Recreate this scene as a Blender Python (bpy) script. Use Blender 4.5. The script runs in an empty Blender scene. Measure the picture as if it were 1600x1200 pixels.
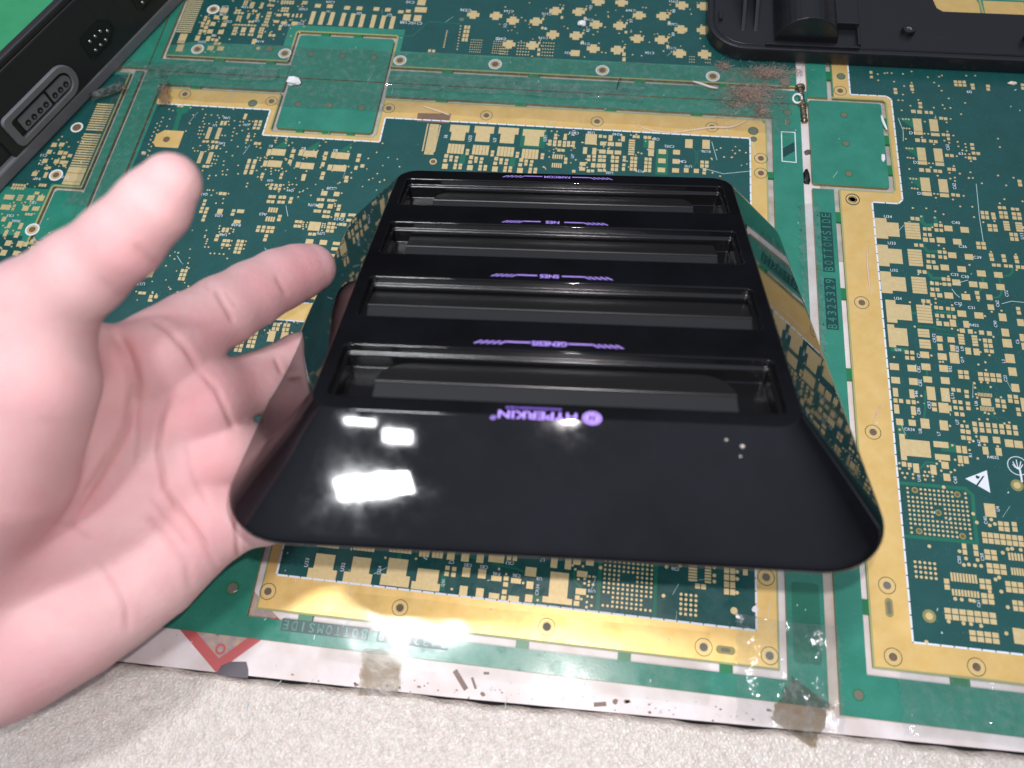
import bpy, bmesh, math, random
import numpy as np
from mathutils import Matrix, Vector

random.seed(7)
S = 0.001                       # all lengths below are millimetres
sc = bpy.context.scene
col = sc.collection

# ------------------------------------------------------------------ camera, world, lights, exposure
CAM_H = 323.0
F = 1190.0                      # focal length in pixels of the 1600 px wide photograph

def euler_zxz(a, b, c):
    ca, sa, cb, sb, cc, sn = np.cos(a), np.sin(a), np.cos(b), np.sin(b), np.cos(c), np.sin(c)
    rz = np.array([[ca, -sa, 0], [sa, ca, 0], [0, 0, 1]])
    rx = np.array([[1, 0, 0], [0, cb, -sb], [0, sb, cb]])
    r2 = np.array([[cc, -sn, 0], [sn, cc, 0], [0, 0, 1]])
    return rz @ rx @ r2

CAM_R = euler_zxz(0.21909254, 0.42654314, -0.11288348)
CAM_C = np.array([0.0, 0.0, CAM_H])
cam_data = bpy.data.cameras.new('camera')
cam = bpy.data.objects.new('camera', cam_data)
col.objects.link(cam)
cam.matrix_world = Matrix.Translation((0, 0, CAM_H * S)) @ Matrix([list(r) for r in CAM_R]).to_4x4()
cam_data.sensor_width = 36.0
cam_data.lens = 36.0 * F / 1600.0
cam_data.clip_start = 0.01
cam_data.clip_end = 20.0
cam_data.dof.use_dof = True
cam_data.dof.focus_distance = 0.37
cam_data.dof.aperture_fstop = 8.0
sc.camera = cam

world = bpy.data.worlds.new('World')
sc.world = world
world.use_nodes = True
wn = world.node_tree
for n in list(wn.nodes): wn.nodes.remove(n)
w_out = wn.nodes.new('ShaderNodeOutputWorld')
w_bg = wn.nodes.new('ShaderNodeBackground')
w_tc = wn.nodes.new('ShaderNodeTexCoord')
w_sep = wn.nodes.new('ShaderNodeSeparateXYZ')
w_rmp = wn.nodes.new('ShaderNodeValToRGB')
w_rmp.color_ramp.elements[0].position = 0.22; w_rmp.color_ramp.elements[0].color = (0.022, 0.022, 0.025, 1)
w_rmp.color_ramp.elements[1].position = 0.92; w_rmp.color_ramp.elements[1].color = (0.56, 0.60, 0.72, 1)
wn.links.new(w_tc.outputs['Generated'], w_sep.inputs[0])
wn.links.new(w_sep.outputs['Z'], w_rmp.inputs[0])
wn.links.new(w_rmp.outputs[0], w_bg.inputs[0])
w_bg.inputs[1].default_value = 0.88
wn.links.new(w_bg.outputs[0], w_out.inputs[0])

def area_light(name, loc, target, sx, sy, watts, color, shape='RECTANGLE'):
    d = bpy.data.lights.new(name, 'AREA'); d.shape = shape
    d.size = sx * S
    if shape == 'RECTANGLE': d.size_y = sy * S
    d.energy = watts; d.color = color
    o = bpy.data.objects.new(name, d); col.objects.link(o)
    o.location = [v * S for v in loc]
    o.rotation_euler = (Vector(target) - Vector(loc)).to_track_quat('-Z', 'Y').to_euler()
    return o

area_light('ceiling_lamp', (-340, 215, 1500), (-340, 215, 0), 190, 120, 9.0, (0.95, 0.97, 1.0))
lamp_b = area_light('ceiling_lamp', (-368, -560, 1500), (-368, -560, 0), 175, 62, 8.5, (0.95, 0.97, 1.0))
lamp_b.rotation_euler = (0, 0, math.radians(14))
area_light('ceiling_lamp', (-318, -415, 1500), (-318, -415, 0), 66, 36, 0.9, (0.95, 0.97, 1.0))
area_light('ceiling_lamp', (-405, -385, 1500), (-405, -385, 0), 70, 20, .5, (0.95, 0.97, 1.0))
area_light('phone_flash', (9, 22, 326), (-20, 150, 0), 6, 6, 0.58, (1.0, 0.92, 0.93), 'DISK')

sc.view_settings.view_transform = 'Standard'
sc.view_settings.look = 'None'
sc.view_settings.exposure = 0.0
sc.view_settings.gamma = 1.0
sc.view_settings.use_curve_mapping = False
sc.render.engine = 'CYCLES'
sc.cycles.use_denoising = True
sc.cycles.max_bounces = 10
sc.cycles.transparent_max_bounces = 12
sc.cycles.caustics_reflective = False
sc.cycles.sample_clamp_indirect = 4.0
sc.cycles.sample_clamp_direct = 0.0

# ------------------------------------------------------------------ helpers
def U(x, y, z=0.0):
    """point of the place (mm) seen at photograph pixel x, y on the level z"""
    d = CAM_R @ np.array([x - 800.0, -(y - 600.0), -F])
    return CAM_C + d * ((z - CAM_H) / d[2])

def UD(x, y, D):
    d = CAM_R @ np.array([x - 800.0, -(y - 600.0), -F])
    return CAM_C + d * (D / F)

def project(P):
    c = (P - CAM_C) @ CAM_R
    return np.stack([800.0 - F * c[..., 0] / c[..., 2], 600.0 + F * c[..., 1] / c[..., 2]], -1)

class MB:
    def __init__(self): self.v = []; self.f = []
    def add(self, vs, fs):
        n = len(self.v); self.v += [tuple(p) for p in vs]; self.f += [tuple(i + n for i in q) for q in fs]; return self
    def prism(self, poly, z0, z1):
        n = len(poly)
        a = 0.0
        for i in range(n):
            x0, y0 = poly[i][:2]; x1, y1 = poly[(i + 1) % n][:2]; a += x0 * y1 - x1 * y0
        if a < 0: poly = poly[::-1]
        vs = [(p[0], p[1], z0) for p in poly] + [(p[0], p[1], z1) for p in poly]
        fs = [tuple(range(n, 2 * n)), tuple(range(n - 1, -1, -1))] + [(i, (i + 1) % n, n + (i + 1) % n, n + i) for i in range(n)]
        return self.add(vs, fs)
    def box(self, x0, y0, z0, x1, y1, z1):
        return self.prism([(x0, y0), (x1, y0), (x1, y1), (x0, y1)], z0, z1)
    def disc(self, x, y, z, r, n=12, z0=None):
        return self.prism([(x + r * math.cos(2 * math.pi * i / n), y + r * math.sin(2 * math.pi * i / n)) for i in range(n)], z - 0.04 if z0 is None else z0, z)
    def ring(self, x, y, z0, z1, ro, ri, n=28):
        vs = []
        for zz, rr in ((z0, ro), (z1, ro), (z1, ri), (z0, ri)):
            vs += [(x + rr * math.cos(2 * math.pi * i / n), y + rr * math.sin(2 * math.pi * i / n), zz) for i in range(n)]
        fs = []
        for k in range(4):
            for i in range(n):
                j = (i + 1) % n
                fs.append((k * n + i, k * n + j, ((k + 1) % 4) * n + j, ((k + 1) % 4) * n + i))
        return self.add(vs, fs)
    def tube(self, pts, r, n=6, taper=None):
        pts = [Vector(p) for p in pts]; vs = []; fs = []
        for k, p in enumerate(pts):
            t = (pts[min(k + 1, len(pts) - 1)] - pts[max(k - 1, 0)]).normalized()
            u = t.cross(Vector((0, 0, 1)))
            if u.length < 1e-4: u = Vector((1, 0, 0))
            u.normalize(); w = t.cross(u)
            rr = r if taper is None else r * taper[k]
            vs += [tuple(p + (u * math.cos(2 * math.pi * i / n) + w * math.sin(2 * math.pi * i / n)) * rr) for i in range(n)]
        for k in range(len(pts) - 1):
            for i in range(n):
                j = (i + 1) % n; fs.append((k * n + i, k * n + j, (k + 1) * n + j, (k + 1) * n + i))
        fs.append(tuple(range(n - 1, -1, -1))); fs.append(tuple(range((len(pts) - 1) * n, len(pts) * n)))
        return self.add(vs, fs)
    def ribbon(self, pts, w, z0, z1):
        """flat strip following a polyline on the board"""
        for (a, b) in zip(pts[:-1], pts[1:]):
            a = np.array(a[:2]); b = np.array(b[:2]); d = b - a; L = np.linalg.norm(d)
            if L < 1e-6: continue
            d = d / L; n = np.array([-d[1], d[0]]) * w / 2; e = d * w * 0.35
            self.k = (getattr(self, 'k', 0) + 1) % 14
            self.prism([tuple(a - n - e), tuple(b - n + e), tuple(b + n + e), tuple(a + n - e)], z0, z1 + self.k * 0.0018)
        return self
    def build(self, name, m, parent=None, smooth=False, bevel=0.0, recalc=True, local=False):
        me = bpy.data.meshes.new(name)
        me.from_pydata([(x * S, y * S, z * S) for x, y, z in self.v], [], self.f)
        if recalc:
            bmm = bmesh.new(); bmm.from_mesh(me); bmesh.ops.recalc_face_normals(bmm, faces=bmm.faces); bmm.to_mesh(me); bmm.free()
        return link(name, me, m, parent, smooth, bevel, local)

def link(name, me, m, parent=None, smooth=False, bevel=0.0, local=False):
    me.materials.append(m)
    if smooth:
        me.polygons.foreach_set('use_smooth', [True] * len(me.polygons))
    o = bpy.data.objects.new(name, me); col.objects.link(o)
    if parent is not None:
        o.parent = parent
        if not local:
            r = parent
            off = Vector(r.location)
            while r.parent is not None: r = r.parent; off += Vector(r.location)
            o.location = -off
    if bevel > 0:
        b = o.modifiers.new('bevel', 'BEVEL'); b.width = bevel * S; b.segments = 2; b.limit_method = 'ANGLE'; b.angle_limit = math.radians(40)
    return o

def tag(o, label=None, cat=None, group=None, kind=None):
    if label: o['label'] = label
    if cat: o['category'] = cat
    if group: o['group'] = group
    if kind: o['kind'] = kind
    return o

def thing(name, label, cat, loc=(0, 0, 0), group=None):
    o = bpy.data.objects.new(name, None); col.objects.link(o)
    o.location = [v * S for v in loc]; o.empty_display_size = 0.01
    return tag(o, label, cat, group)

# ------------------------------------------------------------------ materials
def mat(name, color, rough=0.5, metal=0.0, spec=0.5, coat=0.0, noise=None, bump=None, rough_noise=None, speck=None, sss=0.0, extra=None):
    """principled material; noise=(scale, colour2, amount), bump=(scale, strength), rough_noise=(scale, lo, hi), speck=(scale, colour, density)"""
    m = bpy.data.materials.new(name); m.use_nodes = True
    nt = m.node_tree; b = nt.nodes['Principled BSDF']
    b.inputs['Base Color'].default_value = (*color, 1); b.inputs['Roughness'].default_value = rough
    b.inputs['Metallic'].default_value = metal; b.inputs['Specular IOR Level'].default_value = spec
    b.inputs['Coat Weight'].default_value = coat; b.inputs['Coat Roughness'].default_value = 0.08
    tc = nt.nodes.new('ShaderNodeTexCoord'); geo = nt.nodes.new('ShaderNodeNewGeometry')
    src = geo.outputs['Position']
    cur = None
    def tex(scale, detail=4, rgh=0.6):
        t = nt.nodes.new('ShaderNodeTexNoise'); t.inputs['Scale'].default_value = scale; t.inputs['Detail'].default_value = detail
        t.inputs['Roughness'].default_value = rgh; nt.links.new(src, t.inputs['Vector']); return t
    if noise:
        t = tex(noise[0]); r = nt.nodes.new('ShaderNodeValToRGB'); r.color_ramp.elements[0].position = 0.5 - noise[2] / 2; r.color_ramp.elements[1].position = 0.5 + noise[2] / 2
        r.color_ramp.elements[0].color = (*color, 1); r.color_ramp.elements[1].color = (*noise[1], 1)
        nt.links.new(t.outputs['Fac'], r.inputs[0]); cur = r.outputs[0]
    if speck:
        t = nt.nodes.new('ShaderNodeTexVoronoi'); t.inputs['Scale'].default_value = speck[0]; nt.links.new(src, t.inputs['Vector'])
        t2 = tex(speck[0] * 0.11, 3)
        mth = nt.nodes.new('ShaderNodeMath'); mth.operation = 'MULTIPLY'; nt.links.new(t2.outputs['Fac'], mth.inputs[0]); mth.inputs[1].default_value = speck[2]
        lt = nt.nodes.new('ShaderNodeMath'); lt.operation = 'LESS_THAN'; nt.links.new(t.outputs['Distance'], lt.inputs[0]); nt.links.new(mth.outputs[0], lt.inputs[1])
        mx = nt.nodes.new('ShaderNodeMix'); mx.data_type = 'RGBA'
        nt.links.new(lt.outputs[0], mx.inputs[0])
        if cur is not None: nt.links.new(cur, mx.inputs[6])
        else: mx.inputs[6].default_value = (*color, 1)
        mx.inputs[7].default_value = (*speck[1], 1); cur = mx.outputs[2]
    if cur is not None: nt.links.new(cur, b.inputs['Base Color'])
    if rough_noise:
        t = tex(rough_noise[0], 6, 0.65); r = nt.nodes.new('ShaderNodeMapRange'); r.inputs[1].default_value = 0.35; r.inputs[2].default_value = 0.7
        r.inputs[3].default_value = rough_noise[1]; r.inputs[4].default_value = rough_noise[2]
        nt.links.new(t.outputs['Fac'], r.inputs[0]); nt.links.new(r.outputs[0], b.inputs['Roughness'])
    if bump:
        t = tex(bump[0], 5); bp = nt.nodes.new('ShaderNodeBump'); bp.inputs['Strength'].default_value = bump[1]; bp.inputs['Distance'].default_value = bump[2] * S if len(bump) > 2 else 0.0005
        nt.links.new(t.outputs['Fac'], bp.inputs['Height']); nt.links.new(bp.outputs[0], b.inputs['Normal'])
    if sss > 0:
        b.inputs['Subsurface Weight'].default_value = sss
        b.inputs['Subsurface Radius'].default_value = (1.0, 0.35, 0.2); b.inputs['Subsurface Scale'].default_value = 0.004
    return m

M = {}
M['mask_dark'] = mat('solder_mask_over_copper', (0.010, 0.066, 0.060), 0.30, spec=0.5, noise=(60, (0.011, 0.085, 0.082), 0.5), speck=(800, (0.30, 0.46, 0.44), 0.125), bump=(1500, 0.05, 0.2), rough_noise=(90, 0.22, 0.42))
M['mask_light'] = mat('solder_mask_on_laminate', (0.020, 0.178, 0.118), 0.3, noise=(70, (0.034, 0.24, 0.17), 0.5), speck=(700, (0.35, 0.5, 0.45), 0.11), bump=(900, 0.06, 0.2), rough_noise=(80, 0.16, 0.4))
M['mask_mid'] = mat('solder_mask_patch', (0.010, 0.125, 0.075), 0.3, noise=(90, (0.016, 0.155, 0.095), 0.4))
M['mask_groove'] = mat('solder_mask_edge', (0.012, 0.17, 0.06), 0.35)
M['gold'] = mat('gold_plating', (0.80, 0.52, 0.16), 0.42, metal=0.45, noise=(140, (0.88, 0.62, 0.25), 0.5), bump=(700, 0.05, 0.3), speck=(420, (0.45, 0.30, 0.12), 0.07), rough_noise=(60, 0.32, 0.5))
M['pad'] = mat('gold_pad', (0.62, 0.48, 0.23), 0.48, metal=0.3, noise=(500, (0.74, 0.58, 0.31), 0.5), bump=(3000, 0.1, 0.1))
M['silk'] = mat('white_ink', (0.72, 0.76, 0.82), 0.6)
M['laminate'] = mat('bare_laminate_edge', (0.22, 0.21, 0.06), 0.55, noise=(300, (0.30, 0.27, 0.10), 0.5))
M['laminate_pale'] = mat('bare_laminate_pale', (0.33, 0.35, 0.14), 0.5)
M['hole'] = mat('drilled_hole', (0.09, 0.06, 0.035), 0.6, noise=(700, (0.20, 0.13, 0.07), 0.5))
M['hole_grey'] = mat('drilled_hole_dusty', (0.16, 0.14, 0.11), 0.7)
M['dark_ink'] = mat('etched_dark_field', (0.006, 0.050, 0.048), 0.35)
M['table'] = mat('white_painted_bench', (0.76, 0.70, 0.70), 0.45, noise=(45, (0.62, 0.53, 0.50), 0.3), speck=(260, (0.22, 0.13, 0.08), 0.085), bump=(200, 0.15, 0.5))
M['tan_grime'] = mat('tan_grime', (0.45, 0.37, 0.31), 0.6, noise=(120, (0.60, 0.52, 0.46), 0.5))
M['stain'] = mat('brown_stain', (0.20, 0.14, 0.11), 0.6)
M['dirt'] = mat('grimy_bench_under_seams', (0.34, 0.30, 0.26), 0.7, noise=(160, (0.52, 0.48, 0.44), 0.4))
M['foam'] = None
M['gloss'] = mat('glossy_black_plastic', (0.003, 0.003, 0.0035), 0.07, spec=0.38, noise=(30, (0.0065, 0.007, 0.0095), 0.5), rough_noise=(55, 0.012, 0.08), speck=(430, (0.10, 0.10, 0.11), 0.042))
M['slotwall'] = mat('satin_black_plastic', (0.006, 0.006, 0.007), 0.18, spec=0.5, bump=(1600, 0.25, 0.12), speck=(900, (0.12, 0.12, 0.12), 0.05))
M['flap'] = mat('dark_flap_plastic', (0.012, 0.012, 0.013), 0.30, bump=(3000, 0.08, 0.1), speck=(800, (0.15, 0.15, 0.15), 0.04))
M['purple'] = mat('purple_print', (0.46, 0.31, 0.95), 0.45)
M['purple_dim'] = mat('purple_print_fine', (0.16, 0.09, 0.45), 0.45)
M['matte_black'] = mat('black_moulded_plastic', (0.012, 0.012, 0.015), 0.34, bump=(1800, 0.10, 0.15), rough_noise=(120, 0.26, 0.42), speck=(420, (0.10, 0.10, 0.11), 0.045))
M['case_dark'] = mat('dark_console_plastic', (0.016, 0.015, 0.017), 0.5, bump=(2600, 0.2, 0.15), rough_noise=(150, 0.42, 0.6))
M['case_grey'] = mat('grey_console_plastic', (0.165, 0.16, 0.175), 0.5, bump=(2600, 0.15, 0.15), noise=(90, (0.19, 0.185, 0.20), 0.5))
M['case_pcb'] = mat('bright_green_mask', (0.03, 0.27, 0.11), 0.35, noise=(50, (0.045, 0.33, 0.15), 0.5))
M['port_black'] = mat('port_black', (0.006, 0.006, 0.006), 0.45)
M['pin'] = mat('dull_pin_metal', (0.45, 0.43, 0.42), 0.3, metal=0.9)
M['paper_red'] = mat('red_label_border', (0.50, 0.10, 0.10), 0.5)
M['paper_tan'] = mat('tan_label_paper', (0.50, 0.36, 0.24), 0.6, noise=(260, (0.30, 0.24, 0.28), 0.3))
M['grey_patch'] = mat('dark_grey_sticker', (0.10, 0.085, 0.10), 0.55)
M['crumb'] = mat('white_plastic_crumb', (0.80, 0.80, 0.80), 0.5)
M['cream_chip'] = mat('cream_chip', (0.75, 0.66, 0.50), 0.5)
M['dust'] = mat('brown_dust', (0.22, 0.15, 0.11), 0.9, noise=(900, (0.42, 0.33, 0.27), 0.5))
M['fibre'] = mat('pale_fibre', (0.62, 0.55, 0.48), 0.7)
M['dark_fibre'] = mat('dark_hair', (0.03, 0.03, 0.02), 0.6)
M['brass'] = mat('brass_screw', (0.34, 0.28, 0.19), 0.35, metal=0.9)
M['kapton'] = mat('brown_residue', (0.16, 0.09, 0.05), 0.5, noise=(300, (0.22, 0.14, 0.09), 0.5))
M['glue'] = mat('dried_pale_glue', (0.60, 0.43, 0.30), 0.4, noise=(400, (0.70, 0.56, 0.42), 0.5))
M['scratch'] = mat('white_scratch', (0.50, 0.66, 0.66), 0.6)

def tape_material(name, tint, gloss, rough, cloud, wr=140, wstr=0.35, wdist=0.0006):
    m = bpy.data.materials.new(name); m.use_nodes = True; nt = m.node_tree
    for n in list(nt.nodes): nt.nodes.remove(n)
    out = nt.nodes.new('ShaderNodeOutputMaterial'); tr = nt.nodes.new('ShaderNodeBsdfTransparent'); gl = nt.nodes.new('ShaderNodeBsdfGlossy'); df = nt.nodes.new('ShaderNodeBsdfDiffuse')
    tr.inputs[0].default_value = (*tint, 1); gl.inputs['Roughness'].default_value = rough; df.inputs[0].default_value = (0.62, 0.62, 0.60, 1)
    geo = nt.nodes.new('ShaderNodeNewGeometry')
    t = nt.nodes.new('ShaderNodeTexNoise'); t.inputs['Scale'].default_value = 260; t.inputs['Detail'].default_value = 6; t.inputs['Roughness'].default_value = 0.7
    nt.links.new(geo.outputs['Position'], t.inputs['Vector'])
    mr = nt.nodes.new('ShaderNodeMapRange'); mr.inputs[1].default_value = 0.48; mr.inputs[2].default_value = 0.80; mr.inputs[3].default_value = cloud * 0.15; mr.inputs[4].default_value = cloud
    nt.links.new(t.outputs['Fac'], mr.inputs[0])
    m1 = nt.nodes.new('ShaderNodeMixShader'); nt.links.new(mr.outputs[0], m1.inputs[0]); nt.links.new(tr.outputs[0], m1.inputs[1]); nt.links.new(df.outputs[0], m1.inputs[2])
    fr = nt.nodes.new('ShaderNodeFresnel'); fr.inputs[0].default_value = 1.45
    ml = nt.nodes.new('ShaderNodeMath'); ml.operation = 'MULTIPLY'; ml.inputs[1].default_value = gloss; nt.links.new(fr.outputs[0], ml.inputs[0])
    m2 = nt.nodes.new('ShaderNodeMixShader'); nt.links.new(ml.outputs[0], m2.inputs[0]); nt.links.new(m1.outputs[0], m2.inputs[1]); nt.links.new(gl.outputs[0], m2.inputs[2])
    t2 = nt.nodes.new('ShaderNodeTexNoise'); t2.inputs['Scale'].default_value = wr; t2.inputs['Detail'].default_value = 4; nt.links.new(geo.outputs['Position'], t2.inputs['Vector'])
    bp = nt.nodes.new('ShaderNodeBump'); bp.inputs['Strength'].default_value = wstr; bp.inputs['Distance'].default_value = wdist
    nt.links.new(t2.outputs['Fac'], bp.inputs['Height']); nt.links.new(bp.outputs[0], gl.inputs['Normal'])
    nt.links.new(m2.outputs[0], out.inputs['Surface'])
    return m
M['tape'] = tape_material('clear_tape', (0.97, 0.985, 0.98), 1.0, 0.07, 0.15, 140, 0.75)
M['tape_smooth'] = tape_material('clear_tape_flat', (0.98, 0.985, 0.97), 1.0, 0.10, 0.05, 60, 0.06)
M['tape_crumpled'] = tape_material('clear_tape_crumpled', (0.96, 0.98, 0.98), 1.6, 0.06, 0.16, 75, 1.0, 0.004)
M['tape_dirty'] = tape_material('dirty_tape', (0.62, 0.55, 0.44), 0.9, 0.25, 0.35)

def foam_material():
    m = bpy.data.materials.new('foam_sheet'); m.use_nodes = True; nt = m.node_tree; b = nt.nodes['Principled BSDF']
    geo = nt.nodes.new('ShaderNodeNewGeometry')
    v = nt.nodes.new('ShaderNodeTexVoronoi'); v.inputs['Scale'].default_value = 1000; nt.links.new(geo.outputs['Position'], v.inputs['Vector'])
    v2 = nt.nodes.new('ShaderNodeTexVoronoi'); v2.inputs['Scale'].default_value = 480; nt.links.new(geo.outputs['Position'], v2.inputs['Vector'])
    n = nt.nodes.new('ShaderNodeTexNoise'); n.inputs['Scale'].default_value = 260; n.inputs['Detail'].default_value = 6; nt.links.new(geo.outputs['Position'], n.inputs['Vector'])
    r = nt.nodes.new('ShaderNodeValToRGB'); r.color_ramp.elements[0].position = 0.32; r.color_ramp.elements[0].color = (0.64, 0.57, 0.505, 1); r.color_ramp.elements[1].position = 0.62; r.color_ramp.elements[1].color = (0.74, 0.675, 0.61, 1)
    nt.links.new(n.outputs['Fac'], r.inputs[0])
    mx = nt.nodes.new('ShaderNodeMix'); mx.data_type = 'RGBA'; mx.blend_type = 'MULTIPLY'; mx.inputs[0].default_value = 0.22
    bw = nt.nodes.new('ShaderNodeRGBToBW'); nt.links.new(v.outputs['Color'], bw.inputs[0]); nt.links.new(r.outputs[0], mx.inputs[6]); nt.links.new(bw.outputs[0], mx.inputs[7])
    nt.links.new(mx.outputs[2], b.inputs['Base Color'])
    b.inputs['Roughness'].default_value = 0.30; b.inputs['Specular IOR Level'].default_value = 0.6
    b.inputs['Subsurface Weight'].default_value = 0.2; b.inputs['Subsurface Scale'].default_value = 0.002
    ad = nt.nodes.new('ShaderNodeMath'); nt.links.new(v.outputs['Distance'], ad.inputs[0]); nt.links.new(v2.outputs['Distance'], ad.inputs[1])
    bp = nt.nodes.new('ShaderNodeBump'); bp.inputs['Strength'].default_value = 0.6; bp.inputs['Distance'].default_value = 0.0006
    nt.links.new(ad.outputs[0], bp.inputs['Height']); nt.links.new(bp.outputs[0], b.inputs['Normal'])
    return m
M['foam'] = foam_material()

def text_mesh(body, size, bold=0.0):
    cu = bpy.data.curves.new('lettering', 'FONT'); cu.body = body; cu.size = size; cu.align_x = 'CENTER'; cu.align_y = 'CENTER'; cu.resolution_u = 3; cu.offset = bold
    ob = bpy.data.objects.new('lettering', cu); col.objects.link(ob)
    dg = bpy.context.evaluated_depsgraph_get(); dg.update()
    me = bpy.data.meshes.new_from_object(ob.evaluated_get(dg))
    col.objects.unlink(ob); bpy.data.objects.remove(ob); bpy.data.curves.remove(cu)
    vs = [tuple(v.co) for v in me.vertices]; fs = [tuple(p.vertices) for p in me.polygons]
    bpy.data.meshes.remove(me)
    return vs, fs

_tcache = {}
def add_text(mb, body, x, y, z, height, rot=0.0, width=None, bold=0.0):
    if (body, bold) not in _tcache: _tcache[(body, bold)] = text_mesh(body, 1.0, bold)
    vs, fs = _tcache[(body, bold)]
    if not vs: return
    a = np.array(vs); w = a[:, 0].max() - a[:, 0].min(); h = a[:, 1].max() - a[:, 1].min()
    cx = (a[:, 0].max() + a[:, 0].min()) / 2; cy = (a[:, 1].max() + a[:, 1].min()) / 2
    sy = height / h; sx = sy if width is None else width / w
    c, s = math.cos(rot), math.sin(rot)
    out = []
    for p in vs:
        px = (p[0] - cx) * sx; py = (p[1] - cy) * sy
        out.append((x + c * px - s * py, y + s * px + c * py, z))
    mb.add(out, fs)

# ------------------------------------------------------------------ bench and foam (the setting)
TABLE_Z = -1.75
mb = MB()
fx = [(-700, -2.0), (-134.7, 4.8), (-41.4, 6.4), (82.1, 9.9), (175.3, 12.2), (700, 22)]
mb.prism([(p[0], p[1]) for p in fx] + [(700, 900), (-700, 900)], -20, TABLE_Z)
tag(mb.build('workbench_top', M['table']), kind='structure')

nx, ny = 260, 60
vs = []; fs = []
rng = np.random.RandomState(3)
jit = rng.normal(0, 0.22, (ny + 1, nx + 1))
for j in range(ny + 1):
    for i in range(nx + 1):
        x = -330 + 620 * i / nx
        edge = np.interp(x, [p[0] for p in fx], [p[1] for p in fx]) - 0.6 + 0.5 * math.sin(x * 0.07) + 0.3 * math.sin(x * 0.31)
        v = j / ny
        y = edge - 100 * v ** 1.4
        rise = min(1.0, (edge - y) / 2.2)
        vs.append((x, y, TABLE_Z - 3.0 + 4.2 * math.sqrt(rise) + (jit[j, i] + 0.5 * math.sin(x * .05 + y * .04)) * min(1, rise)))
for j in range(ny):
    for i in range(nx):
        a = j * (nx + 1) + i; fs.append((a + nx + 1, a + nx + 2, a + 1, a))
tag(MB().add(vs, fs).build('foam_sheet', M['foam'], smooth=True, recalc=False), kind='structure')

gm = MB()
gm.prism([(-520, 110), (96, 110), (96, 470), (-520, 470)], TABLE_Z - .5, TABLE_Z + .04)
gm.prism([(114, 225), (520, 225), (520, 470), (114, 470)], TABLE_Z - .5, TABLE_Z + .04)
gt = MB(); gt.prism([(98, 16), (117, 16.5), (117, 150), (114, 168), (107, 172), (98, 160)], TABLE_Z - .5, TABLE_Z + .06)
tag(gt.build('tan_bench_grime', M['tan_grime']), 'tan grime in the gap between the near boards', 'grime', kind='stuff')
tag(gm.build('bench_grime', M['dirt']), 'grey brown grime on the bench showing through the board slots', 'grime', kind='stuff')
# ------------------------------------------------------------------ circuit boards
Z_MASK, Z_PATCH, Z_GOLD, Z_PAD, Z_INK = 0.05, 0.09, 0.10, 0.15, 0.19
unit = bpy.data.meshes.new('contact_pad')
unit.from_pydata([(x, y, z) for z in (0, 1) for y in (-.5, .5) for x in (-.5, .5)], [], [(4, 5, 7, 6), (0, 1, 5, 4), (1, 3, 7, 5), (3, 2, 6, 7), (2, 0, 4, 6)])
unit.materials.append(M['pad'])

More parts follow.
